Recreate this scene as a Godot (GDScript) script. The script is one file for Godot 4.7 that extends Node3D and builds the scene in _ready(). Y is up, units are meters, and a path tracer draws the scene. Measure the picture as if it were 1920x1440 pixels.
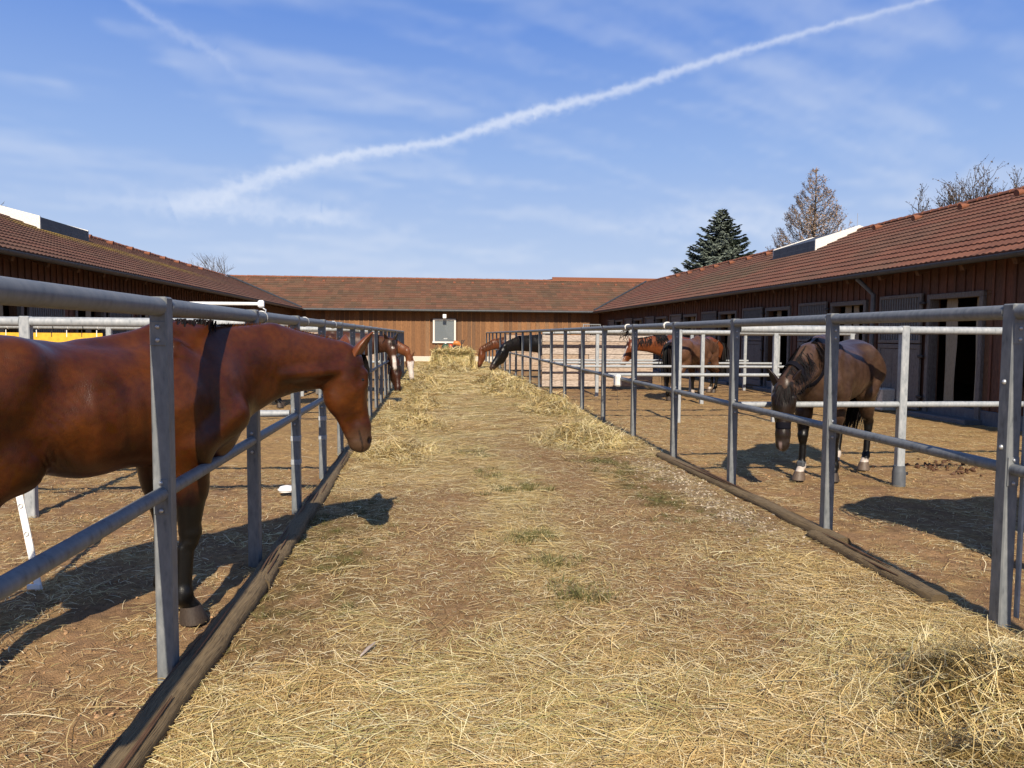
extends Node3D
# A horse yard: a hay-strewn lane between two galvanised pipe fences, tiled timber stables round it, horses at the rails.
# World: x to the right, y up, the lane runs along -z. P(x, y, d) puts d metres ahead of the camera.

var rng := RandomNumberGenerator.new()
var nz := FastNoiseLite.new()
var M := {}
var box_cache := {}

func P(x: float, y: float, d: float) -> Vector3:
	return Vector3(x, y, -d)


# ---------------------------------------------------------------- mesh collector
class MB:
	var v := PackedVector3Array()
	var n := PackedVector3Array()
	var u := PackedVector2Array()
	var c := PackedColorArray()
	var i := PackedInt32Array()

	func vert(p: Vector3, nn: Vector3, uv := Vector2.ZERO, col := Color.WHITE) -> int:
		v.append(p)
		n.append(nn)
		u.append(uv)
		c.append(col)
		return v.size() - 1

	func tri(a: Vector3, b: Vector3, d: Vector3, col := Color.WHITE) -> void:
		var nn := (d - a).cross(b - a).normalized()
		var s := v.size()
		vert(a, nn, Vector2(0, 0), col)
		vert(b, nn, Vector2(1, 0), col)
		vert(d, nn, Vector2(1, 1), col)
		i.append_array([s, s + 1, s + 2])

	func quad(a: Vector3, b: Vector3, d: Vector3, e: Vector3, col := Color.WHITE) -> void:
		tri(a, b, d, col)
		tri(a, d, e, col)

	# rings of equal count joined into a skin; smooth normals from the rings
	func loft(rings: Array, closed := true, cap0 := true, cap1 := true, col := Color.WHITE) -> void:
		var m: int = rings[0].size()
		var base := v.size()
		var out := 0.0
		for r in rings.size():
			var ring: PackedVector3Array = rings[r]
			var up: PackedVector3Array = rings[maxi(r - 1, 0)]
			var dn: PackedVector3Array = rings[mini(r + 1, rings.size() - 1)]
			for k in m:
				var a: Vector3 = ring[(k + m - 1) % m] if closed else ring[maxi(k - 1, 0)]
				var b: Vector3 = ring[(k + 1) % m] if closed else ring[mini(k + 1, m - 1)]
				var nn := (dn[k] - up[k]).cross(b - a).normalized()
				var mid := Vector3.ZERO
				for q in ring:
					mid += q
				out += nn.dot(ring[k] - mid / m)
				vert(ring[k], nn, Vector2(float(k) / m, float(r) / rings.size()), col)
		if out < 0.0:
			for k in range(base, v.size()):
				n[k] = -n[k]
		for r in rings.size() - 1:
			for k in (m if closed else m - 1):
				var k2 := (k + 1) % m
				var a := base + r * m + k
				var b := base + r * m + k2
				var d := base + (r + 1) * m + k
				var e := base + (r + 1) * m + k2
				i.append_array([a, b, d, b, e, d])
		var along := Vector3.ZERO
		for k in m:
			along += rings[rings.size() - 1][k] - rings[0][k]
		if cap0:
			_cap(rings[0], -along, col)
		if cap1:
			_cap(rings[rings.size() - 1], along, col)

	func _cap(ring: PackedVector3Array, facing: Vector3, col: Color) -> void:
		var mid := Vector3.ZERO
		for p in ring:
			mid += p
		mid /= ring.size()
		var flip: bool = (ring[1] - mid).cross(ring[0] - mid).dot(facing) < 0.0
		for k in ring.size():
			if flip:
				tri(mid, ring[(k + 1) % ring.size()], ring[k], col)
			else:
				tri(mid, ring[k], ring[(k + 1) % ring.size()], col)

	func tube(pts: Array, radii: Array, sides := 8, caps := true, col := Color.WHITE) -> void:
		var rings := []
		var side := Vector3.ZERO
		for k in pts.size():
			var t: Vector3 = (pts[mini(k + 1, pts.size() - 1)] - pts[maxi(k - 1, 0)]).normalized()
			if side == Vector3.ZERO:
				side = t.cross(Vector3.UP if absf(t.y) < 0.9 else Vector3.RIGHT).normalized()
			side = (side - t * side.dot(t)).normalized()
			var w := side.cross(t)
			var ring := PackedVector3Array()
			for s in sides:
				var a := TAU * s / sides
				ring.append(pts[k] + (side * cos(a) + w * sin(a)) * radii[k])
			rings.append(ring)
		loft(rings, true, caps, caps, col)

	# foliage: soft normals that follow the crown round its axis
	func crown_normals(up: float) -> void:
		for k in v.size():
			n[k] = (n[k] * 0.35 + Vector3(v[k].x, 0, v[k].z).normalized() + Vector3.UP * up).normalized()

	func mesh(mat: Material) -> ArrayMesh:
		# wind every face to agree with its normals
		for k in range(0, i.size(), 3):
			var g := (v[i[k + 2]] - v[i[k]]).cross(v[i[k + 1]] - v[i[k]])
			if g.dot(n[i[k]] + n[i[k + 1]] + n[i[k + 2]]) < 0.0:
				var t := i[k + 1]
				i[k + 1] = i[k + 2]
				i[k + 2] = t
		var arr := []
		arr.resize(Mesh.ARRAY_MAX)
		arr[Mesh.ARRAY_VERTEX] = v
		arr[Mesh.ARRAY_NORMAL] = n
		arr[Mesh.ARRAY_TEX_UV] = u
		arr[Mesh.ARRAY_COLOR] = c
		arr[Mesh.ARRAY_INDEX] = i
		var am := ArrayMesh.new()
		am.add_surface_from_arrays(Mesh.PRIMITIVE_TRIANGLES, arr)
		am.surface_set_material(0, mat)
		return am


# ---------------------------------------------------------------- nodes
func thing(called: String, label: String, category: String, at := Vector3.ZERO, turn := 0.0, group := "") -> Node3D:
	var o := Node3D.new()
	o.name = called
	o.position = at
	o.rotation.y = turn
	add_child(o, true)
	return tag(o, label, category, group)

func tag(o: Node3D, label: String, category: String, group := "") -> Node3D:
	o.set_meta("label", label)
	o.set_meta("category", category)
	if group:
		o.set_meta("group", group)
	return o

func part(parent: Node, called: String, mesh: Mesh, mat: Material = null, at := Transform3D.IDENTITY) -> MeshInstance3D:
	var o := MeshInstance3D.new()
	o.name = called
	o.mesh = mesh
	if mat:
		o.material_override = mat
	o.transform = at
	parent.add_child(o, true)
	return o

func at(p: Vector3, b := Basis.IDENTITY) -> Transform3D:
	return Transform3D(b, p)

# a chamfered box, centred; shared by size
func bx(size: Vector3, bevel := 0.006) -> ArrayMesh:
	var key := "%.3f %.3f %.3f %.4f" % [size.x, size.y, size.z, bevel]
	if box_cache.has(key):
		return box_cache[key]
	var m := MB.new()
	add_box(m, Vector3.ZERO, size, bevel)
	var am := m.mesh(null)
	box_cache[key] = am
	return am

func add_box(m: MB, mid: Vector3, size: Vector3, bevel := 0.006, b := Basis.IDENTITY, col := Color.WHITE) -> void:
	var h := size * 0.5
	var e := minf(bevel, minf(h.x, minf(h.y, h.z)) * 0.45)
	var pt := func(sx: float, sy: float, sz: float, ax: int) -> Vector3:
		var q := Vector3(sx * (h.x - (0.0 if ax == 0 else e)), sy * (h.y - (0.0 if ax == 1 else e)), sz * (h.z - (0.0 if ax == 2 else e)))
		return mid + b * q
	for ax in 3:
		for s in [-1.0, 1.0]:
			var q := []
			for k in [[-1, -1], [1, -1], [1, 1], [-1, 1]]:
				var w := [0.0, 0.0, 0.0]
				w[ax] = s
				w[(ax + 1) % 3] = float(k[0])
				w[(ax + 2) % 3] = float(k[1])
				q.append(pt.call(w[0], w[1], w[2], ax))
			if s > 0:
				m.quad(q[0], q[3], q[2], q[1], col)
			else:
				m.quad(q[0], q[1], q[2], q[3], col)
	for ax in 3:  # edges along axis ax
		var b1 := (ax + 1) % 3
		var b2 := (ax + 2) % 3
		for s1 in [-1.0, 1.0]:
			for s2 in [-1.0, 1.0]:
				var q := []
				for k in [[-1.0, b1], [1.0, b1], [1.0, b2], [-1.0, b2]]:
					var w := [0.0, 0.0, 0.0]
					w[ax] = k[0]
					w[b1] = s1
					w[b2] = s2
					q.append(pt.call(w[0], w[1], w[2], int(k[1])))
				if s1 * s2 > 0:
					m.quad(q[0], q[3], q[2], q[1], col)
				else:
					m.quad(q[0], q[1], q[2], q[3], col)
	for sx in [-1.0, 1.0]:
		for sy in [-1.0, 1.0]:
			for sz in [-1.0, 1.0]:
				var x: Vector3 = pt.call(sx, sy, sz, 0)
				var y: Vector3 = pt.call(sx, sy, sz, 1)
				var z: Vector3 = pt.call(sx, sy, sz, 2)
				if sx * sy * sz > 0:
					m.tri(x, z, y, col)
				else:
					m.tri(x, y, z, col)

func pipe_mesh(a: Vector3, b: Vector3, r: float, sides := 14, mat: Material = null) -> ArrayMesh:
	var m := MB.new()
	m.tube([a, b], [r, r], sides)
	return m.mesh(mat)

func copies(parent: Node, called: String, mesh: Mesh, xf: Array, cols: Array, mat: Material = null) -> MultiMeshInstance3D:
	var mm := MultiMesh.new()
	mm.transform_format = MultiMesh.TRANSFORM_3D
	mm.use_colors = cols.size() > 0
	mm.mesh = mesh
	mm.instance_count = xf.size()
	for k in xf.size():
		mm.set_instance_transform(k, xf[k])
		if cols.size():
			mm.set_instance_color(k, cols[k])
	var o := MultiMeshInstance3D.new()
	o.name = called
	o.multimesh = mm
	if mat:
		o.material_override = mat
	o.set_meta("kind", "stuff")
	parent.add_child(o, true)
	return o

func look_basis(z: Vector3, up := Vector3.UP) -> Basis:
	var x := up.cross(z).normalized()
	return Basis(x, z.cross(x), z)


# ---------------------------------------------------------------- textures and materials
func noise_img(size: int, freq: float, oct := 4, type := FastNoiseLite.TYPE_SIMPLEX_SMOOTH, sd := 1, norm := true) -> Image:
	var f := FastNoiseLite.new()
	f.seed = sd
	f.noise_type = type
	f.frequency = freq
	f.fractal_octaves = oct
	return f.get_seamless_image(size, size, false, false, 0.1, norm)

# grey bytes of an L8 image
func tex(im: Image) -> ImageTexture:
	return ImageTexture.create_from_image(im)

# maps grey 0..255 bytes through a ramp of colours (sRGB) into an RGB8 image; g2 mixes a second noise in
func ramp_img(size: int, a: PackedByteArray, b: PackedByteArray, mixb: float, ramp: Array) -> Image:
	var lut := PackedByteArray()
	for k in 256:
		var t := k / 255.0 * (ramp.size() - 1)
		var q := mini(int(t), ramp.size() - 2)
		var col: Color = ramp[q].lerp(ramp[q + 1], t - q)
		lut.append_array([int(col.r * 255), int(col.g * 255), int(col.b * 255)])
	var out := PackedByteArray()
	out.resize(size * size * 3)
	for k in size * size:
		var g := int(a[k] * (1.0 - mixb) + b[k] * mixb) * 3
		out[k * 3] = lut[g]
		out[k * 3 + 1] = lut[g + 1]
		out[k * 3 + 2] = lut[g + 2]
	return Image.create_from_data(size, size, false, Image.FORMAT_RGB8, out)

func grey_bytes(im: Image) -> PackedByteArray:
	im.convert(Image.FORMAT_L8)
	return im.get_data()

# short straight strokes of straw laid over an image (wrapping)
func strokes(im: Image, count: int, lo: float, hi: float, cols: Array, r: RandomNumberGenerator, flat := 0.0) -> void:
	var w := im.get_width()
	for k in count:
		var x := r.randf() * w
		var y := r.randf() * w
		var a := r.randf() * TAU if flat <= 0.0 else r.randfn(0.0, flat)
		var bend := r.randfn(0.0, 0.012)
		var col: Color = cols[r.randi() % cols.size()]
		col = col.lightened(r.randf() * 0.12) if r.randf() < 0.5 else col.darkened(r.randf() * 0.25)
		for s in int(r.randf_range(lo, hi)):
			im.set_pixel(posmod(int(x), w), posmod(int(y), w), col)
			x += cos(a)
			y += sin(a)
			a += bend

func mat(albedo: Color, rough := 0.7, metal := 0.0) -> StandardMaterial3D:
	var m := StandardMaterial3D.new()
	m.albedo_color = albedo.linear_to_srgb()
	m.roughness = rough
	m.metallic = metal
	return m

func tri_tex(m: StandardMaterial3D, t: Texture2D, scale: Vector3, world := true) -> StandardMaterial3D:
	m.albedo_texture = t
	m.uv1_triplanar = true
	m.uv1_world_triplanar = world
	m.uv1_scale = scale
	m.uv1_triplanar_sharpness = 4.0
	return m

func relief(m: StandardMaterial3D, t: Texture2D, cm: float) -> StandardMaterial3D:
	m.heightmap_enabled = true
	m.heightmap_texture = t
	m.heightmap_scale = cm
	return m

func make_materials() -> void:
	var r := RandomNumberGenerator.new()
	r.seed = 11
	# soil: trodden earth with crumbs and chaff
	var s1 := grey_bytes(noise_img(1024, 0.02, 6, FastNoiseLite.TYPE_SIMPLEX_SMOOTH, 3))
	var s2 := grey_bytes(noise_img(1024, 0.16, 3, FastNoiseLite.TYPE_SIMPLEX, 4))
	var soil := ramp_img(1024, s1, s2, 0.5, [Color(0.50, 0.47, 0.44), Color(0.72, 0.69, 0.66), Color(0.84, 0.81, 0.78), Color(0.98, 0.95, 0.91)])
	var soil_l: Image = soil.duplicate()
	strokes(soil, 1600, 8, 40, [Color(1.0, 0.95, 0.8), Color(1.0, 0.92, 0.72), Color(0.5, 0.42, 0.36)], r)
	M.soil_h = tex(soil_l)
	var straw: Image = soil.duplicate()
	strokes(straw, 9000, 20, 90, [Color(1.0, 0.97, 0.85), Color(0.95, 0.88, 0.70), Color(0.80, 0.72, 0.58), Color(0.5, 0.43, 0.36), Color(1.0, 0.99, 0.92)], r)
	M.straw_t = tex(straw)
	M.soil = relief(tri_tex(mat(Color(1, 1, 1), 0.95), tex(soil), Vector3.ONE * 0.62), M.soil_h, 3.0)
	M.soil.vertex_color_use_as_albedo = true
	M.lane = relief(tri_tex(mat(Color(1, 1, 1), 0.92), M.straw_t, Vector3.ONE * 0.7), M.straw_t, 2.2)
	M.lane.vertex_color_use_as_albedo = true
	M.haycore = relief(tri_tex(mat(Color(0.36, 0.27, 0.11), 0.95), M.straw_t, Vector3.ONE * 0.9), M.straw_t, 3.0)
	for m in [M.soil, M.lane, M.haycore]:
		m.metallic_specular = 0.2
	M.hay = mat(Color(1, 1, 1), 0.65)
	M.hay.vertex_color_use_as_albedo = true
	M.hay.metallic_specular = 0.35
	M.leaf = mat(Color(1, 1, 1), 0.6)
	M.leaf.vertex_color_use_as_albedo = true
	M.leaf.metallic_specular = 0.3
	# wood: long grain along v
	var g1 := noise_img(512, 0.03, 5, FastNoiseLite.TYPE_SIMPLEX_SMOOTH, 8)
	g1.resize(512, 64)
	g1.resize(512, 512)
	var g2 := noise_img(512, 0.09, 4, FastNoiseLite.TYPE_SIMPLEX, 9)
	g2.resize(512, 24)
	g2.resize(512, 512)
	var w1 := grey_bytes(g1)
	var w2 := grey_bytes(g2)
	var wood := tex(ramp_img(512, w1, w2, 0.6, [Color(0.34, 0.30, 0.28), Color(0.72, 0.68, 0.64), Color(0.88, 0.85, 0.82), Color(1.0, 0.98, 0.96)]))
	M.wood_t = wood
	var hz := Image.create_from_data(512, 512, false, Image.FORMAT_RGB8, ramp_img(512, w1, w2, 0.5, [Color(0.42, 0.38, 0.36), Color(0.8, 0.77, 0.74), Color(1.0, 0.98, 0.96)]).get_data())
	hz.rotate_90(CLOCKWISE)
	M.wood_x = tex(hz)
	var tones := [Color(0.33, 0.172, 0.075), Color(0.265, 0.14, 0.064), Color(0.41, 0.22, 0.098), Color(0.225, 0.13, 0.07), Color(0.33, 0.20, 0.108)]
	M.brown = []
	for k in tones.size():
		var m: StandardMaterial3D = relief(tri_tex(mat(tones[k], 0.8), wood, Vector3(1.3, 0.5, 1.3)), wood, 0.6)
		m.uv1_offset = Vector3(k * 0.37, k * 0.21, k * 0.13)
		M.brown.append(m)
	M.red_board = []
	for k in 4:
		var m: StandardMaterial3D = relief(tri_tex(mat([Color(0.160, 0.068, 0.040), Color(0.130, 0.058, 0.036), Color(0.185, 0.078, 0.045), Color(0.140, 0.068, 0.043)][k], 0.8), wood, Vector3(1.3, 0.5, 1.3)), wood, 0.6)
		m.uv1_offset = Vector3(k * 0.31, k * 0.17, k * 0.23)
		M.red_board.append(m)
	M.dark_wood = tri_tex(mat(Color(0.17, 0.095, 0.05), 0.85), wood, Vector3(1, 0.6, 1))
	M.grey_wood = tri_tex(mat(Color(0.21, 0.212, 0.215), 0.85), wood, Vector3(1.6, 0.7, 1.6))
	M.inside = tri_tex(mat(Color(0.20, 0.15, 0.10), 0.9), wood, Vector3(1, 0.6, 1))
	M.plaster = tri_tex(mat(Color(0.62, 0.59, 0.52), 0.9), tex(ramp_img(1024, s1, s2, 0.4, [Color(0.7, 0.68, 0.64), Color(0.95, 0.94, 0.92), Color(1, 1, 1)])), Vector3.ONE * 0.8)
	# galvanised steel: spangle and dull runs
	var c1 := grey_bytes(noise_img(512, 0.035, 2, FastNoiseLite.TYPE_CELLULAR, 21))
	var c2 := grey_bytes(noise_img(512, 0.012, 4, FastNoiseLite.TYPE_SIMPLEX_SMOOTH, 22))
	var gal := tex(ramp_img(512, c1, c2, 0.55, [Color(0.52, 0.54, 0.56), Color(0.76, 0.78, 0.80), Color(0.86, 0.87, 0.88), Color(1, 1, 1)]))
	M.galv = tri_tex(mat(Color(0.265, 0.272, 0.27), 0.5, 0.05), gal, Vector3(2.4, 0.9, 2.4))
	M.galv.roughness_texture = gal
	M.galv.roughness = 0.62
	M.galv.metallic_specular = 0.35
	M.galv_pale = tri_tex(mat(Color(0.50, 0.51, 0.51), 0.6, 0.1), gal, Vector3(2.2, 1.0, 2.2))
	M.grey_metal = tri_tex(mat(Color(0.16, 0.17, 0.185), 0.6, 0.1), gal, Vector3(1.1, 0.6, 1.1))
	M.bolt = mat(Color(0.42, 0.43, 0.44), 0.4, 0.6)
	M.gutter = tri_tex(mat(Color(0.075, 0.08, 0.085), 0.5, 0.2), gal, Vector3.ONE * 0.8)
	M.slate = tri_tex(mat(Color(0.085, 0.09, 0.10), 0.6), gal, Vector3.ONE * 0.5)
	M.white_trim = tri_tex(mat(Color(0.75, 0.75, 0.74), 0.6), M.plaster.albedo_texture, Vector3.ONE)
	M.white = mat(Color(0.8, 0.8, 0.79), 0.5)
	M.black = mat(Color(0.012, 0.012, 0.014), 0.6)
	M.strip = tri_tex(mat(Color(0.30, 0.265, 0.195), 0.4), M.plaster.albedo_texture, Vector3(1.2, 0.4, 1.2))
	M.strip.backlight_enabled = true
	M.strip.backlight = Color(0.06, 0.05, 0.035)
	var t1 := tex(ramp_img(1024, s1, s2, 0.55, [Color(0.55, 0.52, 0.50), Color(0.82, 0.8, 0.78), Color(1, 0.99, 0.97)]))
	M.tile = tri_tex(mat(Color(1, 1, 1), 0.8), t1, Vector3.ONE * 1.4)
	M.tile.vertex_color_use_as_albedo = true
	M.tiles = []
	for k in 6:
		var f := 0.82 + 0.07 * k
		M.tiles.append(tri_tex(mat(Color(0.25 * f, 0.104 * f, 0.061 * f), 0.78), t1, Vector3.ONE * (1.2 + 0.1 * k)))
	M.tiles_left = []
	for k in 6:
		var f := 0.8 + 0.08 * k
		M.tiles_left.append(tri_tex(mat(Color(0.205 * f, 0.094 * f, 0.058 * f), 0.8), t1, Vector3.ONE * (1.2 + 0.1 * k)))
	M.ridge = tri_tex(mat(Color(0.32, 0.12, 0.06), 0.8), t1, Vector3.ONE * 1.1)
	M.deck = tri_tex(mat(Color(0.16, 0.09, 0.055), 0.9), wood, Vector3(1, 0.6, 1))
	M.log = mat(Color(0.29, 0.225, 0.125), 0.9)
	M.log.albedo_texture = M.wood_t
	M.log.uv1_scale = Vector3(2.0, 1.6, 1.0)
	relief(M.log, M.wood_t, 1.6)
	M.white_plank = []
	for k in 4:
		M.white_plank.append(tri_tex(mat([Color(0.62, 0.52, 0.44), Color(0.66, 0.57, 0.50), Color(0.58, 0.47, 0.37), Color(0.66, 0.60, 0.55)][k], 0.85), M.wood_x, Vector3(0.5, 1.4, 0.5)))
		M.white_plank[k].uv1_offset = Vector3(k * 0.27, k * 0.41, 0)
	M.yellow = tri_tex(mat(Color(0.80, 0.46, 0.03), 0.6), M.plaster.albedo_texture, Vector3.ONE * 0.6)
	M.rope = mat(Color(0.72, 0.70, 0.64), 0.9)
	M.bark = tri_tex(mat(Color(0.13, 0.11, 0.09), 0.9), M.wood_t, Vector3(2, 0.8, 2))
	# coat
	var h1 := noise_img(512, 0.08, 3, FastNoiseLite.TYPE_SIMPLEX, 31)
	h1.resize(512, 96)
	h1.resize(512, 512)
	var hb := grey_bytes(h1)
	M.coat_t = tex(ramp_img(512, hb, grey_bytes(noise_img(512, 0.01, 4, FastNoiseLite.TYPE_SIMPLEX_SMOOTH, 32)), 0.5, [Color(0.68, 0.65, 0.63), Color(0.88, 0.86, 0.85), Color(1, 1, 1)]))
	M.coat = relief(tri_tex(mat(Color(1, 1, 1), 0.37), M.coat_t, Vector3(3.2, 4.2, 3.2), false), M.coat_t, 0.5)
	M.coat.vertex_color_use_as_albedo = true
	M.coat.clearcoat_enabled = true
	M.coat.clearcoat = 0.16
	M.coat.clearcoat_roughness = 0.36
	M.coat.metallic_specular = 0.33
	M.hair = mat(Color(0.012, 0.010, 0.010), 0.5)
	M.hair.vertex_color_use_as_albedo = true
	M.hair_mesh = mat(Color(1, 1, 1), 0.6)
	M.hair_mesh.metallic_specular = 0.22
	M.hair_mesh.vertex_color_use_as_albedo = true
	M.eye = mat(Color(0.008, 0.006, 0.005), 0.08)
	M.hoof = tri_tex(mat(Color(0.17, 0.13, 0.10), 0.6), M.wood_t, Vector3(4, 4, 4), false)
	M.hoof_dark = tri_tex(mat(Color(0.07, 0.055, 0.045), 0.6), M.wood_t, Vector3(4, 4, 4), false)
	M.webbing = mat(Color(0.008, 0.008, 0.012), 0.8)
	M.webbing.metallic_specular = 0.12
	M.glass = mat(Color(0.25, 0.28, 0.29), 0.06)
	M.glass.transparency = BaseMaterial3D.TRANSPARENCY_ALPHA
	M.glass.albedo_color.a = 0.25


# ---------------------------------------------------------------- sky: air, thin cirrus and one long contrail
func sky_image() -> Image:
	var w := 1024
	var h := 512
	var n1 := FastNoiseLite.new()
	n1.seed = 5
	n1.frequency = 1.0
	n1.fractal_octaves = 5
	var low := Image.create(w, h, false, Image.FORMAT_RGBF)
	var stops := [[-0.1, Color(0.56, 0.61, 0.73)], [0.02, Color(0.56, 0.63, 0.77)], [0.10, Color(0.43, 0.55, 0.77)], [0.22, Color(0.28, 0.425, 0.74)], [0.36, Color(0.145, 0.28, 0.665)], [0.7, Color(0.085, 0.175, 0.44)], [1.0, Color(0.075, 0.15, 0.36)]]
	for y in h:
		var el := (0.5 - (y + 0.5) / h) * PI
		var s := sin(el)
		var base := Color(0.50, 0.565, 0.71)
		for k in stops.size() - 1:
			if s >= stops[k][0] and s <= stops[k + 1][0]:
				base = stops[k][1].lerp(stops[k + 1][1], (s - stops[k][0]) / (stops[k + 1][0] - stops[k][0]))
		if s > 0.99:
			base = stops[6][1]
		for x in w:
			var col := base
			if el > -0.02:
				var az := ((x + 0.5) / w - 0.5) * TAU
				var px := cos(el) * sin(az)
				var pz := cos(el) * cos(az)
				# on a high flat layer, so that streaks foreshorten towards the horizon
				var lx := px / (s + 0.12)
				var lz := pz / (s + 0.12)
				var warp := n1.get_noise_2d(lx * 0.5 + 7.0, lz * 0.5) * 0.9
				var a := n1.get_noise_2d(lx * 0.55 + lz * 0.22 + warp, lz * 1.5 - lx * 0.6 + warp * 0.6)
				var b := n1.get_noise_2d(lx * 2.2 + 31.0 + warp, lz * 6.0 - lx * 2.0)
				var cl := clampf(a * 0.9 + b * 0.4 + 0.25, 0.0, 1.0)
				cl = cl * cl * (3.0 - 2.0 * cl) * 0.34
				cl *= 1.0 - smoothstep(0.30, 0.55, s) * 0.5
				col = base.lerp(Color(0.66, 0.72, 0.84), cl)
			low.set_pixel(x, y, col)
	low.resize(4096, 2048, Image.INTERPOLATE_CUBIC)
	# soft bands and the trail, each along a line of (azimuth, elevation) in degrees
	trail(low, n1, [Vector2(33.3, 20.76), Vector2(28.0, 20.2), Vector2(23.0, 19.45), Vector2(18.3, 18.5), Vector2(13.1, 17.13), Vector2(7.3, 15.95), Vector2(3.6, 14.8), Vector2(0.3, 13.75), Vector2(-6.5, 12.6), Vector2(-10.9, 11.15), Vector2(-14.1, 9.85), Vector2(-17.8, 8.4)], [0.16, 0.19, 0.22, 0.26, 0.30, 0.42, 0.34, 0.30, 0.36, 0.46, 0.66, 0.8], [0.32, 0.4, 0.44, 0.48, 0.5, 0.60, 0.54, 0.5, 0.52, 0.46, 0.42, 0.2], 1.3)
	trail(low, n1, [Vector2(60, 23.8), Vector2(45, 22.3), Vector2(33.3, 20.76)], [0.2, 0.18, 0.16], [0.5, 0.5, 0.5], 1.0)
	trail(low, n1, [Vector2(-24, 8.4), Vector2(-16, 8.6), Vector2(-8, 8.3), Vector2(-3, 7.6)], [0.6, 0.8, 0.7, 0.3], [0.05, 0.30, 0.28, 0.02], 4.0)
	trail(low, n1, [Vector2(-21, 21.2), Vector2(-18.8, 19.8), Vector2(-15, 18.4), Vector2(-12.5, 16.4)], [0.3, 0.35, 0.4, 0.4], [0.18, 0.2, 0.16, 0.02], 4.0)
	trail(low, n1, [Vector2(12, 8.2), Vector2(20, 8.0), Vector2(30, 7.5)], [0.5, 0.9, 0.7], [0.02, 0.25, 0.02], 5.0)
	# the panorama begins straight ahead
	var out := Image.create(4096, 2048, false, Image.FORMAT_RGBF)
	out.blit_rect(low, Rect2i(2048, 0, 2048, 2048), Vector2i(0, 0))
	out.blit_rect(low, Rect2i(0, 0, 2048, 2048), Vector2i(2048, 0))
	return out

func trail(im: Image, n1: FastNoiseLite, pts: Array, width: Array, dens: Array, ragged: float) -> void:
	var w := im.get_width()
	var h := im.get_height()
	var white := Color(0.80, 0.84, 0.92)
	for k in pts.size() - 1:
		var a: Vector2 = pts[k]
		var b: Vector2 = pts[k + 1]
		var pad := 3.0
		var x0 := int((minf(a.x, b.x) - pad) / 360.0 * w + w * 0.5)
		var x1 := int((maxf(a.x, b.x) + pad) / 360.0 * w + w * 0.5)
		var y0 := int((90.0 - maxf(a.y, b.y) - pad) / 180.0 * h)
		var y1 := int((90.0 - minf(a.y, b.y) + pad) / 180.0 * h)
		var ab := b - a
		var l2 := ab.length_squared()
		for y in range(y0, y1):
			for x in range(x0, x1):
				var p := Vector2((x + 0.5 - w * 0.5) * 360.0 / w, 90.0 - (y + 0.5) * 180.0 / h)
				var t := (p - a).dot(ab) / l2
				if t < 0.0 or t >= 1.0:
					continue
				var off := (p - a).cross(ab) / sqrt(l2)
				var wd: float = lerpf(width[k], width[k + 1], t)
				if absf(off) > wd * 4.0:
					continue
				off += n1.get_noise_2d(p.x * 0.9, p.y * 0.9 + 50.0) * wd * 0.7
				var puff := 0.95 + 0.35 * n1.get_noise_2d(p.x * 1.7 / ragged + 9.0, p.y * 4.0 / ragged)
				var fine := 1.0 + 0.18 * n1.get_noise_2d(p.x * 7.0 / ragged, p.y * 7.0 / ragged)
				# the lower side (downwind) frays, the upper edge is crisper
				var q := absf(off) / (wd * (1.25 if off < 0.0 else 0.8) * puff)
				var d := exp(-q * q * 1.1)
				d = d * lerpf(dens[k], dens[k + 1], t) * clampf(fine, 0.4, 1.5)
				if d > 0.003:
					im.set_pixel(x, y, im.get_pixel(x, y).lerp(white, clampf(d, 0.0, 0.95)))


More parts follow.
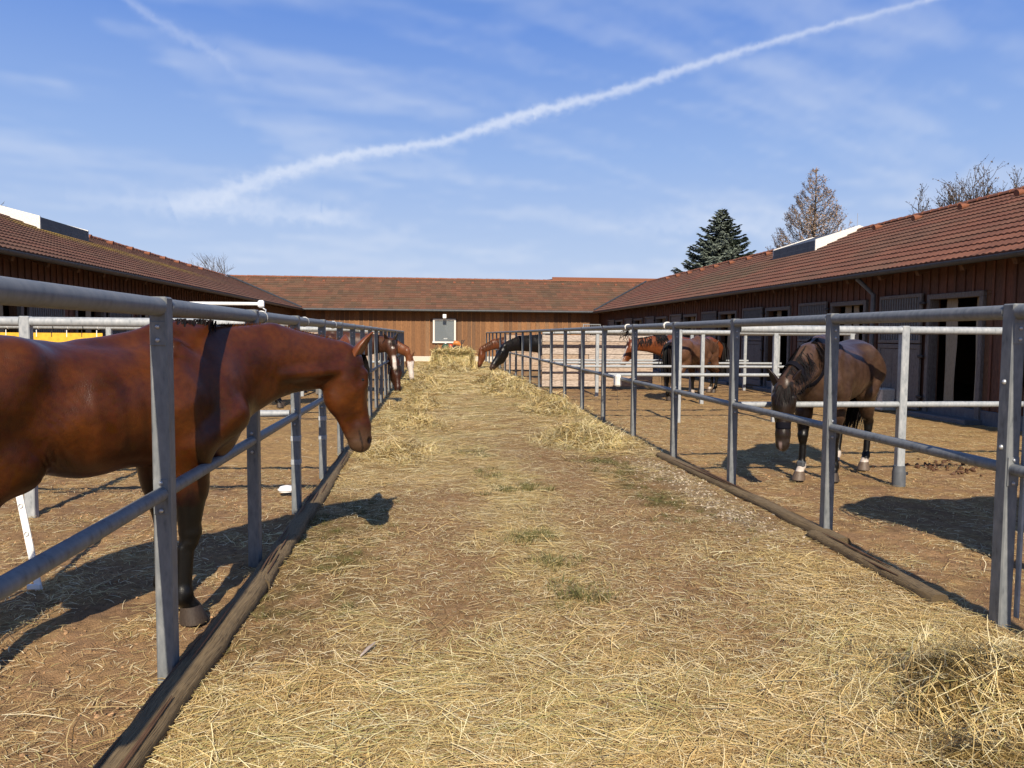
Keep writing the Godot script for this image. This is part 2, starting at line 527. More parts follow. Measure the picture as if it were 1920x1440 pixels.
# ---------------------------------------------------------------- horses
# A horse is a field of tapered bones joined by a smooth minimum and skinned as one surface.
# Own axes: x forward, y up, z to its right; the withers stand over the origin, 1.58 m high at size 1.
class Horse:
	var A := PackedVector3Array()
	var B := PackedVector3Array()
	var L := PackedVector3Array()
	var R := PackedFloat32Array()  # ra, rb, qa, qb, k, id, sub
	var lo := Vector3.ONE * 1e9
	var hi := -Vector3.ONE * 1e9
	var cell := 0.012
	var o := {}
	var N := []        # neck points
	var NR := [0.30, 0.20, 0.135]
	var hp := Vector3.ZERO
	var hh := Vector3.DOWN
	var hu := Vector3.RIGHT
	var hl := Vector3.BACK
	var hs := 1.1
	var out := []
	var feet := []

	func bone(a: Vector3, b: Vector3, ra: float, rb: float, id: int, k := 0.04, qa := 1.0, qb := 1.0, lat := Vector3(0, 0, 1), sub := 0.0) -> void:
		A.append(a)
		B.append(b)
		L.append(lat)
		R.append_array([ra, rb, qa, qb, k, float(id), sub])
		if sub == 0.0:
			var m := maxf(ra, rb) * maxf(1.0, maxf(qa, qb)) + 0.03
			lo = lo.min(a.min(b) - Vector3.ONE * m)
			hi = hi.max(a.max(b) + Vector3.ONE * m)

	func setup() -> void:
		var fine: bool = cell < 0.016
		# trunk: x, top, bottom, half width
		var S := [[0.10, 1.49, 0.85, 0.25], [-0.12, 1.465, 0.83, 0.285], [-0.45, 1.445, 0.815, 0.31], [-0.72, 1.47, 0.87, 0.30], [-0.95, 1.512, 0.99, 0.28], [-1.12, 1.44, 1.04, 0.24]]
		for k in S.size() - 1:
			var s: Array = S[k]
			var t: Array = S[k + 1]
			var ra: float = (s[1] - s[2]) * 0.5 - 0.012
			var rb: float = (t[1] - t[2]) * 0.5 - 0.012
			bone(Vector3(s[0], (s[1] + s[2]) * 0.5, 0), Vector3(t[0], (t[1] + t[2]) * 0.5, 0), ra, rb, 0, 0.07, s[3] / ra, t[3] / rb)
		bone(Vector3(0.20, 1.48, 0), Vector3(-0.02, 1.495, 0), 0.05, 0.045, 0, 0.12, 0.8, 0.8)
		bone(Vector3(-0.02, 1.495, 0), Vector3(-0.42, 1.40, 0), 0.045, 0.03, 0, 0.12, 0.8, 0.8)
		bone(Vector3(0.27, 1.10, 0), Vector3(0.18, 1.0, 0), 0.17, 0.20, 0, 0.08, 1.0, 0.95)
		for sd in [-1.0, 1.0]:
			bone(Vector3(0.20, 1.08, 0.165 * sd), Vector3(-0.06, 1.42, 0.135 * sd), 0.115, 0.055, 0, 0.035)
			bone(Vector3(0.24, 1.06, 0.17 * sd), Vector3(0.0, 0.95, 0.18 * sd), 0.095, 0.115, 0, 0.05)
			bone(Vector3(-0.10, 1.13, 0.225 * sd), Vector3(-0.02, 0.94, 0.195 * sd), 0.09, 0.08, 0, 0.035)
			bone(Vector3(-0.80, 1.33, 0.17 * sd), Vector3(-1.0, 1.17, 0.165 * sd), 0.145, 0.185, 0, 0.07)
			bone(Vector3(-0.79, 1.385, 0.205 * sd), Vector3(-0.88, 1.34, 0.20 * sd), 0.04, 0.05, 0, 0.07)
			bone(Vector3(-1.0, 1.1, 0.16 * sd), Vector3(-0.82, 0.93, 0.185 * sd), 0.17, 0.125, 0, 0.06)
			bone(Vector3(-1.2, 1.2, 0.11 * sd), Vector3(-1.14, 0.9, 0.14 * sd), 0.115, 0.085, 0, 0.06)
			if fine:
				bone(Vector3(-0.62, 1.33, 0.36 * sd), Vector3(-0.70, 1.16, 0.40 * sd), 0.085, 0.085, 0, 0.09, 1, 1, Vector3(0, 0, 1), 1.0)
				bone(Vector3(0.03, 1.34, 0.31 * sd), Vector3(0.10, 1.2, 0.335 * sd), 0.06, 0.06, 0, 0.07, 1, 1, Vector3(0, 0, 1), 1.0)
		# legs
		var off: Array = o.get("legs", [Vector3.ZERO, Vector3.ZERO, Vector3.ZERO, Vector3.ZERO])
		for leg in 4:
			var sd := -1.0 if leg % 2 == 0 else 1.0
			var d: Vector3 = off[leg]
			if leg < 2:
				var f := func(x: float, y: float, z: float) -> Vector3:
					return Vector3(x, y, z * sd) + Vector3(d.x, 0, d.z) * clampf((0.95 - y) / 0.95, 0, 1)
				bone(f.call(-0.01, 0.94, 0.18), f.call(0.01, 0.70, 0.165), 0.115, 0.088, 3 + leg, 0.05)
				bone(f.call(0.01, 0.72, 0.165), f.call(0.02, 0.49, 0.15), 0.088, 0.052, 3 + leg, 0.02)
				bone(f.call(0.03, 0.475, 0.15), f.call(0.022, 0.43, 0.15), 0.055, 0.047, 3 + leg, 0.02)
				bone(f.call(0.01, 0.43, 0.15), f.call(0.0, 0.17, 0.148), 0.037, 0.034, 3 + leg, 0.015)
				bone(f.call(-0.022, 0.40, 0.15), f.call(-0.022, 0.18, 0.148), 0.02, 0.021, 3 + leg, 0.015)
				bone(f.call(-0.004, 0.165, 0.148), f.call(-0.012, 0.145, 0.148), 0.047, 0.044, 3 + leg, 0.02)
				bone(f.call(0.0, 0.145, 0.148), f.call(0.045, 0.075, 0.148), 0.036, 0.046, 3 + leg, 0.02)
				feet.append(f.call(0.05, 0.0, 0.148))
			else:
				var f := func(x: float, y: float, z: float) -> Vector3:
					return Vector3(x, y, z * sd) + Vector3(d.x, 0, d.z) * clampf((0.95 - y) / 0.95, 0, 1)
				bone(f.call(-0.88, 0.95, 0.18), f.call(-1.05, 0.66, 0.155), 0.125, 0.07, 3 + leg, 0.05)
				bone(f.call(-1.0, 0.74, 0.16), f.call(-1.13, 0.57, 0.15), 0.075, 0.05, 3 + leg, 0.03)
				bone(f.call(-1.14, 0.56, 0.15), f.call(-1.135, 0.47, 0.15), 0.054, 0.045, 3 + leg, 0.02)
				bone(f.call(-1.10, 0.72, 0.15), f.call(-1.195, 0.595, 0.15), 0.03, 0.027, 3 + leg, 0.02)
				bone(f.call(-1.14, 0.48, 0.15), f.call(-1.115, 0.18, 0.148), 0.038, 0.034, 3 + leg, 0.015)
				bone(f.call(-1.165, 0.45, 0.15), f.call(-1.14, 0.19, 0.148), 0.022, 0.022, 3 + leg, 0.015)
				bone(f.call(-1.115, 0.17, 0.148), f.call(-1.125, 0.15, 0.148), 0.043, 0.041, 3 + leg, 0.02)
				bone(f.call(-1.11, 0.15, 0.148), f.call(-1.06, 0.075, 0.148), 0.038, 0.048, 3 + leg, 0.02)
				feet.append(f.call(-1.055, 0.0, 0.148))
		# neck
		for k in 2:
			var a: Vector3 = N[k]
			var b: Vector3 = N[k + 1]
			var t := (b - a).normalized()
			var lat := t.cross(Vector3.UP).normalized()
			var up := lat.cross(t).normalized()
			bone(a, b, NR[k], NR[k + 1], 1, 0.07, 0.60 if k == 0 else 0.56, 0.56 if k == 0 else 0.66, lat)
			var g0: float = NR[k] - 0.055 if k == 1 else NR[k] * 0.72
			bone(a - up * g0, b - up * (NR[k + 1] - 0.05), 0.07 if k == 1 else 0.09, 0.06 if k == 1 else 0.07, 1, 0.022 if k == 1 else 0.05)
			bone(a + up * (NR[k] - 0.05), b + up * (NR[k + 1] - 0.035), 0.045, 0.042, 1, 0.05)
			if fine and k == 1:
				for sd in [-1.0, 1.0]:
					bone(a - up * NR[1] * 0.42 + lat * 0.085 * sd, b - up * NR[2] * 0.25 + lat * 0.07 * sd, 0.045, 0.045, 1, 0.03)
		hs = o.get("head_size", 1.08)
		# head: s along the face, q below the forehead line, w to the side
		hl = hh.cross(hu).normalized()
		var h := func(s: float, q: float, w: float) -> Vector3:
			return hp + (hh * s - hu * q + hl * w) * hs
		bone(N[2], h.call(0.08, 0.12, 0), NR[2] - 0.02, 0.105 * hs, 2, 0.06, 0.7, 0.85, hl)
		bone(h.call(0.04, 0.10, 0), h.call(0.20, 0.102, 0), 0.09 * hs, 0.10 * hs, 2, 0.05, 1.0, 0.98, hl)
		bone(h.call(0.10, 0.175, 0), h.call(0.25, 0.165, 0), 0.115 * hs, 0.125 * hs, 2, 0.04, 0.72, 0.68, hl)
		bone(h.call(0.20, 0.092, 0), h.call(0.46, 0.068, 0), 0.090 * hs, 0.066 * hs, 2, 0.05, 0.88, 0.90, hl)
		bone(h.call(0.46, 0.074, 0), h.call(0.555, 0.078, 0), 0.070 * hs, 0.066 * hs, 2, 0.03, 0.95, 0.95, hl)
		bone(h.call(0.24, 0.215, 0), h.call(0.49, 0.142, 0), 0.060 * hs, 0.040 * hs, 2, 0.04, 0.75, 0.8, hl)
		bone(h.call(0.545, 0.125, 0), h.call(0.56, 0.122, 0), 0.036 * hs, 0.034 * hs, 2, 0.02, 1.1, 1.1, hl)
		for sd in [-1.0, 1.0]:
			bone(h.call(0.15, 0.17, 0.045 * sd), h.call(0.22, 0.16, 0.045 * sd), 0.062 * hs, 0.06 * hs, 2, 0.035)
			bone(h.call(0.13, 0.05, 0.082 * sd), h.call(0.19, 0.055, 0.080 * sd), 0.030 * hs, 0.026 * hs, 2, 0.03)
			bone(h.call(0.20, 0.085, 0.075 * sd), h.call(0.34, 0.095, 0.056 * sd), 0.018 * hs, 0.014 * hs, 2, 0.03)
			bone(h.call(0.535, 0.045, 0.040 * sd), h.call(0.555, 0.06, 0.042 * sd), 0.022 * hs, 0.02 * hs, 2, 0.015)
			if cell < 0.016:
				bone(h.call(0.575, 0.105, 0.075 * sd), h.call(0.475, 0.118, 0.062 * sd), 0.010, 0.008, 2, 0.008, 1, 1, hl, 1.0)
			if cell < 0.022:
				bone(h.call(0.535, 0.050, 0.062 * sd), h.call(0.555, 0.058, 0.066 * sd), 0.011 * hs, 0.012 * hs, 2, 0.008, 1, 1, hl, 1.0)

	func colour(p: Vector3, id: int, n1: FastNoiseLite) -> Color:
		var coat: Color = o.coat
		var v := n1.get_noise_3d(p.x * 3.0, p.y * 3.0, p.z * 3.0)
		var c := coat.lerp(o.get("coat2", coat * 0.8), clampf(0.5 + v * 1.1, 0, 1))
		c = c * (1.0 + 0.16 * n1.get_noise_3d(p.x * 9.0, p.y * 14.0, p.z * 9.0) + 0.10 * n1.get_noise_3d(p.x * 34.0, p.y * 60.0, p.z * 34.0))
		if id >= 3:
			var jag := 0.06 * n1.get_noise_3d(p.x * 14.0, p.y * 6.0, p.z * 14.0)
			var top: float = o.get("points", 0.62)
			c = c.lerp(o.get("black", Color(0.0045, 0.004, 0.004)), 1.0 - smoothstep(top - 0.14, top + 0.16, p.y + jag))
			var sock: float = o.get("socks", [0.0, 0.0, 0.0, 0.0])[id - 3]
			if sock > 0.0:
				c = c.lerp(Color(0.62, 0.57, 0.52), 1.0 - smoothstep(sock - 0.01, sock + 0.01, p.y + jag * 0.5))
		elif id == 2:
			c = c.lerp(o.get("head_coat", c), 0.85)
			var r := p - hp
			var s := r.dot(hh) / hs
			var q := -r.dot(hu) / hs
			var w := absf(r.dot(hl) / hs + 0.01 * n1.get_noise_2d(s * 20.0, 3.0))
			var dark: Color = o.get("muzzle", c * 0.45)
			c = c.lerp(dark, smoothstep(0.43, 0.54, s + 0.03 * v))
			c = c.lerp(Color(0.008, 0.006, 0.005), 1.0 - smoothstep(0.016, 0.026, Vector3(s - 0.545, q - 0.054, maxf(0.055 - w, 0.0)).length()))
			if s > 0.47 and w > 0.025:
				c = c.lerp(Color(0.012, 0.009, 0.008), 0.8 * (1.0 - smoothstep(0.003, 0.008, absf(q - 0.118 + (s - 0.47) * 0.12))))
			var face: float = o.get("face", 0.0)     # 1 star, 2 star and snip, 3 blaze, 4 bald
			var wh := Color(0.70, 0.66, 0.62)
			if face == 4.0:
				c = c.lerp(wh, smoothstep(0.10, 0.14, s + 0.05 * v) * (1.0 - smoothstep(0.075, 0.095, w + 0.02 * v)))
			if face == 3.0 and q < 0.08:
				c = c.lerp(wh, (1.0 - smoothstep(0.018, 0.026, w)) * smoothstep(0.10, 0.13, s))
			if (face == 1.0 or face == 2.0) and q < 0.06:
				c = c.lerp(wh, 1.0 - smoothstep(0.020, 0.030, Vector2(s - 0.16, w).length()))
			if face == 5.0:
				c = c.lerp(Color(0.5, 0.38, 0.36), 0.45 * smoothstep(0.52, 0.55, s) * (1.0 - smoothstep(0.008, 0.016, absf(r.dot(hl) / hs - 0.016))))
			if face == 2.0:
				c = c.lerp(wh, smoothstep(0.30, 0.36, s) * (1.0 - smoothstep(0.030, 0.045, w)))
		return c

	func build() -> void:
		setup()
		var c := cell
		var org := lo - Vector3.ONE * c * 2.0
		var nx := int((hi.x - org.x) / c) + 3
		var ny := int((hi.y - org.y) / c) + 3
		var nzz := int((hi.z - org.z) / c) + 3
		var F := PackedFloat32Array()
		F.resize(nx * ny * nzz)
		F.fill(1.0)
		var I := PackedByteArray()
		I.resize(nx * ny * nzz)
		for b in A.size():
			var a := A[b]
			var ab := B[b] - a
			var l2 := maxf(ab.length_squared(), 1e-8)
			var lat := L[b]
			var ra := R[b * 7]
			var rb := R[b * 7 + 1]
			var qa := R[b * 7 + 2]
			var qb := R[b * 7 + 3]
			var k := R[b * 7 + 4]
			var id := int(R[b * 7 + 5])
			var sub := R[b * 7 + 6] > 0.5
			var round: bool = qa == 1.0 and qb == 1.0
			var pad := maxf(ra, rb) * maxf(1.0, maxf(qa, qb)) + maxf(k, 0.02) + c * 1.5
			var mn := (a.min(B[b]) - Vector3.ONE * pad - org) / c
			var mx := (a.max(B[b]) + Vector3.ONE * pad - org) / c
			var x0 := maxi(0, int(mn.x))
			var x1 := mini(nx - 1, int(mx.x) + 1)
			var y0 := maxi(0, int(mn.y))
			var y1 := mini(ny - 1, int(mx.y) + 1)
			var z0 := maxi(0, int(mn.z))
			var z1 := mini(nzz - 1, int(mx.z) + 1)
			for x in range(x0, x1 + 1):
				for y in range(y0, y1 + 1):
					var at := (x * ny + y) * nzz + z0
					var v := Vector3(org.x + x * c, org.y + y * c, org.z + z0 * c) - a
					for z in range(z0, z1 + 1):
						var t := clampf(v.dot(ab) / l2, 0.0, 1.0)
						var w := v - ab * t
						if not round:
							var cc := w.dot(lat)
							w += lat * (cc / (qa + (qb - qa) * t) - cc)
						var d := w.length() - ra - (rb - ra) * t
						var f := F[at]
						if sub:
							d = -d
							var hs := maxf(k - absf(f - d), 0.0)
							F[at] = maxf(f, d) + hs * hs * 0.25 / k
						else:
							if d < f:
								I[at] = id
							var h := maxf(k - absf(f - d), 0.0)
							F[at] = minf(f, d) - h * h * 0.25 / k
						v.z += c
						at += 1
		# surface nets
		var V := PackedVector3Array()
		var NN := PackedVector3Array()
		var CC := PackedColorArray()
		var X := PackedInt32Array()
		var map := PackedInt32Array()
		map.resize(nx * ny * nzz)
		map.fill(-1)
		var n1 := FastNoiseLite.new()
		n1.seed = int(o.get("seed", 1))
		n1.frequency = 1.0
		n1.fractal_octaves = 3
		var sx := ny * nzz
		var sy := nzz
		var e := PackedInt32Array([0, sx, sy, sx + sy, 1, sx + 1, sy + 1, sx + sy + 1])
		var ed := [[0, 1], [2, 3], [4, 5], [6, 7], [0, 2], [1, 3], [4, 6], [5, 7], [0, 4], [1, 5], [2, 6], [3, 7]]
		var g := PackedFloat32Array()
		g.resize(8)
		for x in nx - 1:
			for y in ny - 1:
				var at := (x * ny + y) * nzz
				for z in nzz - 1:
					var f0 := F[at]
					if f0 > 0.09 or f0 < -0.09:
						at += 1
						continue
					var mask := 0
					for q in 8:
						g[q] = F[at + e[q]]
						if g[q] < 0.0:
							mask += 1
					if mask > 0 and mask < 8:
						var p := Vector3.ZERO
						var cnt := 0
						for q in ed:
							var fa := g[q[0]]
							var fb := g[q[1]]
							if (fa < 0.0) != (fb < 0.0):
								var t := fa / (fa - fb)
								var qa2: int = q[0]
								var qb2: int = q[1]
								p += Vector3(lerpf(qa2 & 1, qb2 & 1, t), lerpf((qa2 >> 1) & 1, (qb2 >> 1) & 1, t), lerpf(qa2 >> 2, qb2 >> 2, t))
								cnt += 1
						p = p / cnt
						var nn := Vector3(g[1] + g[3] + g[5] + g[7] - g[0] - g[2] - g[4] - g[6], g[2] + g[3] + g[6] + g[7] - g[0] - g[1] - g[4] - g[5], g[4] + g[5] + g[6] + g[7] - g[0] - g[1] - g[2] - g[3]).normalized()
						p = org + (Vector3(x, y, z) + p) * c
						map[at] = V.size()
						V.append(p)
						NN.append(nn)
						CC.append(colour(p, I[at], n1))
					at += 1
		for x in range(1, nx - 1):
			for y in range(1, ny - 1):
				var at := (x * ny + y) * nzz + 1
				for z in range(1, nzz - 1):
					var f := F[at]
					if f > 0.09 or f < -0.09:
						at += 1
						continue
					for ax in 3:
						var st: int = [sx, sy, 1][ax]
						var f1 := F[at + st]
						if (f < 0.0) != (f1 < 0.0):
							var o1: int = [sy, 1, sx][ax]
							var o2: int = [1, sx, sy][ax]
							var a := map[at]
							var b := map[at - o1]
							var d := map[at - o1 - o2]
							var h := map[at - o2]
							if a < 0 or b < 0 or d < 0 or h < 0:
								continue
							if f < 0.0:
								X.append_array([a, d, b, a, h, d])
							else:
								X.append_array([a, b, d, a, d, h])
					at += 1
		# two light smoothing passes of the normals
		for pass_n in 2:
			var acc := NN.duplicate()
			for q in range(0, X.size(), 3):
				var s := NN[X[q]] + NN[X[q + 1]] + NN[X[q + 2]]
				acc[X[q]] += s * 0.35
				acc[X[q + 1]] += s * 0.35
				acc[X[q + 2]] += s * 0.35
			for q in acc.size():
				NN[q] = acc[q].normalized()
		if c < 0.016:
			for q in V.size():
				var p := V[q]
				var swell := 0.0022 * n1.get_noise_3d(p.x * 7.0, p.y * 3.0, p.z * 7.0)
				if p.y > 0.75 and p.x < -0.1 and p.x > -0.9:
					var fold := exp(-pow((p.x + 0.66 + (p.y - 1.0) * 0.10) / 0.10, 2)) * smoothstep(0.80, 0.92, p.y) * (1.0 - smoothstep(1.12, 1.3, p.y))
					swell += 0.0035 * fold * sin((p.x * 0.75 + p.y * 0.65) * 190.0 + 3.0 * n1.get_noise_2d(p.x * 5.0, p.y * 5.0))
					swell += 0.003 * sin(p.x * 62.0 + p.y * 8.0) * smoothstep(0.85, 1.0, p.y) * (1.0 - smoothstep(1.2, 1.35, p.y)) * smoothstep(-0.62, -0.5, p.x) * (1.0 - smoothstep(-0.25, -0.15, p.x))
				V[q] = p + NN[q] * swell
			var acc := PackedVector3Array()
			acc.resize(V.size())
			for q in range(0, X.size(), 3):
				var fn := (V[X[q + 2]] - V[X[q]]).cross(V[X[q + 1]] - V[X[q]])
				if fn.dot(NN[X[q]]) < 0.0:
					fn = -fn
				acc[X[q]] += fn
				acc[X[q + 1]] += fn
				acc[X[q + 2]] += fn
			for q in V.size():
				NN[q] = (acc[q].normalized() * 0.7 + NN[q] * 0.3).normalized()
		out = []
		out.resize(Mesh.ARRAY_MAX)
		out[Mesh.ARRAY_VERTEX] = V
		out[Mesh.ARRAY_NORMAL] = NN
		out[Mesh.ARRAY_COLOR] = CC
		out[Mesh.ARRAY_INDEX] = X


# one lock of hair: a narrow tapering ribbon through points
func lock_of_hair(m: MB, pts: Array, w: float, side: Vector3, col: Color) -> void:
	var b := m.v.size()
	for k in pts.size():
		var t := float(k) / (pts.size() - 1)
		var ww := w * (1.0 - t * t * 0.85)
		var dir: Vector3 = (pts[mini(k + 1, pts.size() - 1)] - pts[maxi(k - 1, 0)]).normalized()
		var nn := side.cross(dir).normalized()
		m.vert(pts[k] - side * ww, (nn - side * 0.5).normalized(), Vector2(0, t), col)
		m.vert(pts[k] + side * ww, (nn + side * 0.5).normalized(), Vector2(1, t), col)
	for k in pts.size() - 1:
		var q := b + k * 2
		m.i.append_array([q, q + 2, q + 1, q + 1, q + 2, q + 3])

func hair_col(base: Color) -> Color:
	return base * rng.randf_range(0.6, 1.5)

var herd := []

func plan_horse(called: String, label: String, pos: Vector3, turn_deg: float, size: float, cell: float, opt: Dictionary) -> void:
	var root := thing(called, label, "horse", pos, deg_to_rad(turn_deg), opt.get("group", "horses in the paddocks"))
	root.scale = Vector3.ONE
	var h := Horse.new()
	h.o = opt
	h.cell = cell / size
	var inv := root.transform.affine_inverse()
	h.N = [Vector3(0.16, 1.23, 0)]
	h.N.append(inv * (opt.n1 as Vector3) / size)
	h.N.append(inv * (opt.n2 as Vector3) / size)
	h.hp = inv * (opt.poll as Vector3) / size
	h.hh = ((inv.basis * (opt.down as Vector3))).normalized()
	var u: Vector3 = inv.basis * (opt.face_to as Vector3)
	h.hu = (u - h.hh * u.dot(h.hh)).normalized()
	if opt.has("nr"):
		h.NR = opt.nr
	herd.append({"h": h, "root": root, "size": size})

func finish_herd() -> void:
	var task := func(k: int) -> void:
		herd[k].h.build()
	var id := WorkerThreadPool.add_group_task(task, herd.size(), 4, true)
	WorkerThreadPool.wait_for_group_task_completion(id)
	for e in herd:
		dress_horse(e.root, e.h, e.size)

func dress_horse(root: Node3D, h: Horse, size: float) -> void:
	var o: Dictionary = h.o
	var sc := Transform3D(Basis.IDENTITY.scaled(Vector3.ONE * size), Vector3.ZERO)
	var V: PackedVector3Array = h.out[Mesh.ARRAY_VERTEX]
	h.out[Mesh.ARRAY_VERTEX] = sc * V
	var am := ArrayMesh.new()
	am.add_surface_from_arrays(Mesh.PRIMITIVE_TRIANGLES, h.out)
	am.surface_set_material(0, M.coat)
	part(root, "body", am)
	var lod: bool = h.cell > 0.018
	# hooves
	for k in 4:
		var f: Vector3 = h.feet[k]
		var m := MB.new()
		var rings := []
		for q in [[0.0, 0.074, 0.0], [0.012, 0.074, 0.0], [0.078, 0.056, -0.012], [0.092, 0.052, -0.016]]:
			var ring := PackedVector3Array()
			for a in 16:
				var an := TAU * a / 16
				var rx: float = q[1] * (1.08 if cos(an) > 0 else 0.85)
				ring.append((f + Vector3(q[2] + cos(an) * rx, q[0], sin(an) * q[1] * 0.95)) * size)
			rings.append(ring)
		m.loft(rings)
		var white: bool = o.get("socks", [0.0, 0.0, 0.0, 0.0])[k] > 0.0
		part(root, "hoof", m.mesh(M.hoof if white else M.hoof_dark))
	# ears, eyes
	var H := func(s: float, q: float, w: float) -> Vector3:
		return (h.hp + (h.hh * s - h.hu * q + h.hl * w) * h.hs) * size
	for sd in [-1.0, 1.0]:
		var m := MB.new()
		var root_p: Vector3 = H.call(0.03, 0.085, 0.062 * sd)
		var dir: Vector3 = (-h.hh * 0.9 + h.hu * float(o.get("ear_fwd", 0.25)) + h.hl * 0.35 * sd).normalized()
		var open: Vector3 = (h.hu * 0.55 + h.hl * 0.75 * sd).normalized()
		open = (open - dir * open.dot(dir)).normalized()
		var across := dir.cross(open)
		var rings := []
		for q in [[-0.02, 0.034, 0.034], [0.03, 0.044, 0.040], [0.08, 0.046, 0.036], [0.13, 0.034, 0.024], [0.172, 0.015, 0.011], [0.19, 0.003, 0.003]]:
			var ring := PackedVector3Array()
			for a in 12:
				var an := TAU * a / 12
				var inward := 0.62 if cos(an) > 0.3 else 1.0   # the open side is hollow
				var e := across * sin(an) * float(q[1]) + open * (cos(an) * float(q[2]) * inward - (0.012 if cos(an) > 0.6 and q[0] < 0.14 else 0.0))
				ring.append(root_p + (dir * float(q[0]) * 1.08 + e * 1.08 - open * float(q[0]) * float(q[0]) * -0.6) * size)
			rings.append(ring)
		m.loft(rings, true, false, true, o.get("ear", o.coat * 0.85))
		part(root, "ear", m.mesh(M.coat))
		var em := SphereMesh.new()
		em.radius = 0.025 * size
		em.height = 0.050 * size
		em.radial_segments = 14
		em.rings = 8
		part(root, "eye", em, M.eye, at(H.call(0.165, 0.072, 0.084 * sd)))
	# mane along the crest
	var m := MB.new()
	var mane_col: Color = o.get("mane", Color(0.013, 0.011, 0.011))
	var ms: float = o.get("mane_side", -1.0)
	var count := 140 if lod else int(1100 * float(o.get("mane_dense", 1.0)))
	for k in count:
		var t := rng.randf()
		var a: Vector3 = h.N[0] if t < 0.5 else h.N[1]
		var b: Vector3 = h.N[1] if t < 0.5 else h.N[2]
		var ra: float = h.NR[0] if t < 0.5 else h.NR[1]
		var rb: float = h.NR[1] if t < 0.5 else h.NR[2]
		var q := fmod(t * 2.0, 1.0)
		var dir := (b - a).normalized()
		var lat := dir.cross(Vector3.UP).normalized()
		var up := lat.cross(dir)
		var c := a.lerp(b, q) + up * (lerpf(ra, rb, q) - 0.005)
		if t < 0.12:
			continue
		var len := rng.randf_range(0.10, 0.26) * float(o.get("mane_len", 1.0))
		var p := [c + lat * rng.randf_range(-0.015, 0.015)]
		var side := lat * (ms if rng.randf() < float(o.get("mane_true", 0.94)) else -ms)
		p.append(c + up * 0.026 + side * 0.03 + dir * rng.randf_range(-0.01, 0.02))
		var half := 0.6 * lerpf(ra, rb, q)
		p.append(c - Vector3.UP * len * 0.45 + side * (half * 0.62 + 0.035) + dir * rng.randf_range(-0.03, 0.04))
		p.append(c - Vector3.UP * len + side * (half + 0.045) + dir * rng.randf_range(-0.06, 0.07))
		for z in p.size():
			p[z] *= size
		lock_of_hair(m, p, (0.014 if lod else 0.006) * size, dir, hair_col(mane_col))
	for k in int(o.get("withers_tuft", 0)):
		var c := Vector3(rng.randf_range(-0.08, 0.26), rng.randf_range(1.535, 1.56), rng.randf_range(-0.02, 0.02))
		var l := rng.randf_range(0.05, 0.11)
		var z := rng.randf_range(0.3, 1.0) * (1.0 if rng.randf() < 0.6 else -1.0)
		lock_of_hair(m, [c * size, (c + Vector3(-0.01, 0.018, 0.025 * z)) * size, (c + Vector3(-0.03, -l * 0.5, 0.06 * z)) * size, (c + Vector3(-0.05 + rng.randfn(0, 0.02), -l, 0.085 * z)) * size], 0.006 * size, Vector3.RIGHT, hair_col(mane_col))
	for k in int(o.get("fringe", 0)):   # short upright hair along the crest
		var t := rng.randf_range(0.2, 1.0)
		var a: Vector3 = h.N[0] if t < 0.5 else h.N[1]
		var b: Vector3 = h.N[1] if t < 0.5 else h.N[2]
		var q := fmod(t * 2.0, 1.0)
		var dir := (b - a).normalized()
		var lat := dir.cross(Vector3.UP).normalized()
		var up := lat.cross(dir)
		var c := a.lerp(b, q) + up * (lerpf(h.NR[0] if t < 0.5 else h.NR[1], h.NR[1] if t < 0.5 else h.NR[2], q) - 0.02) + lat * rng.randf_range(-0.02, 0.025)
		var l := rng.randf_range(0.03, 0.055)
		var out := (up + dir * rng.randf_range(-0.3, 0.6) - lat * rng.randf_range(-0.1, 0.5)).normalized()
		lock_of_hair(m, [c * size, (c + out * l * 0.6) * size, (c + out * l + dir * 0.01) * size], 0.003 * size, dir, hair_col(o.coat * 0.8))
	for k in (16 if lod else 110):   # forelock
		var w := rng.randf_range(-0.045, 0.045)
		var l := rng.randf_range(0.08, 0.20)
		lock_of_hair(m, [H.call(-0.01, 0.07, w * 0.7), H.call(0.02, -0.012, w), H.call(0.02 + l * 0.5, -0.016, w * 1.3), H.call(0.02 + l, -0.010 + rng.randf_range(-0.01, 0.01), w * 1.7)], (0.008 if lod else 0.004) * size, h.hl, hair_col(mane_col))
	part(root, "mane", m.mesh(M.hair_mesh))
	# tail
	m = MB.new()
	var tl: float = o.get("tail_len", 0.85)
	for k in (110 if lod else 600):
		var w := Vector3(rng.randfn(0, 0.028), 0, rng.randfn(0, 0.035))
		var l := tl * rng.randf_range(0.65, 1.0)
		var s: Vector3 = Vector3(-1.27, 1.40, 0) + w * 0.4
		var sw := Vector3(float(o.get("tail_x", 0.0)), 0, float(o.get("tail_z", 0.0)))
		lock_of_hair(m, [s * size, (s + Vector3(-0.09, -0.06, 0) + w * 0.6) * size, (s + Vector3(-0.13, -0.25, 0) + w * 1.2 + sw * 0.25) * size, (s + Vector3(-0.12, -0.25 - l * 0.4, 0) + w * 2.0 + sw * 0.6) * size, (s + Vector3(-0.10, -0.25 - l, 0) + w * 1.7 + sw) * size], (0.014 if lod else 0.009) * size, Vector3(0, 0, 1).rotated(Vector3.UP, rng.randf_range(-1.2, 1.2)), hair_col(mane_col))
	part(root, "tail", m.mesh(M.hair_mesh))

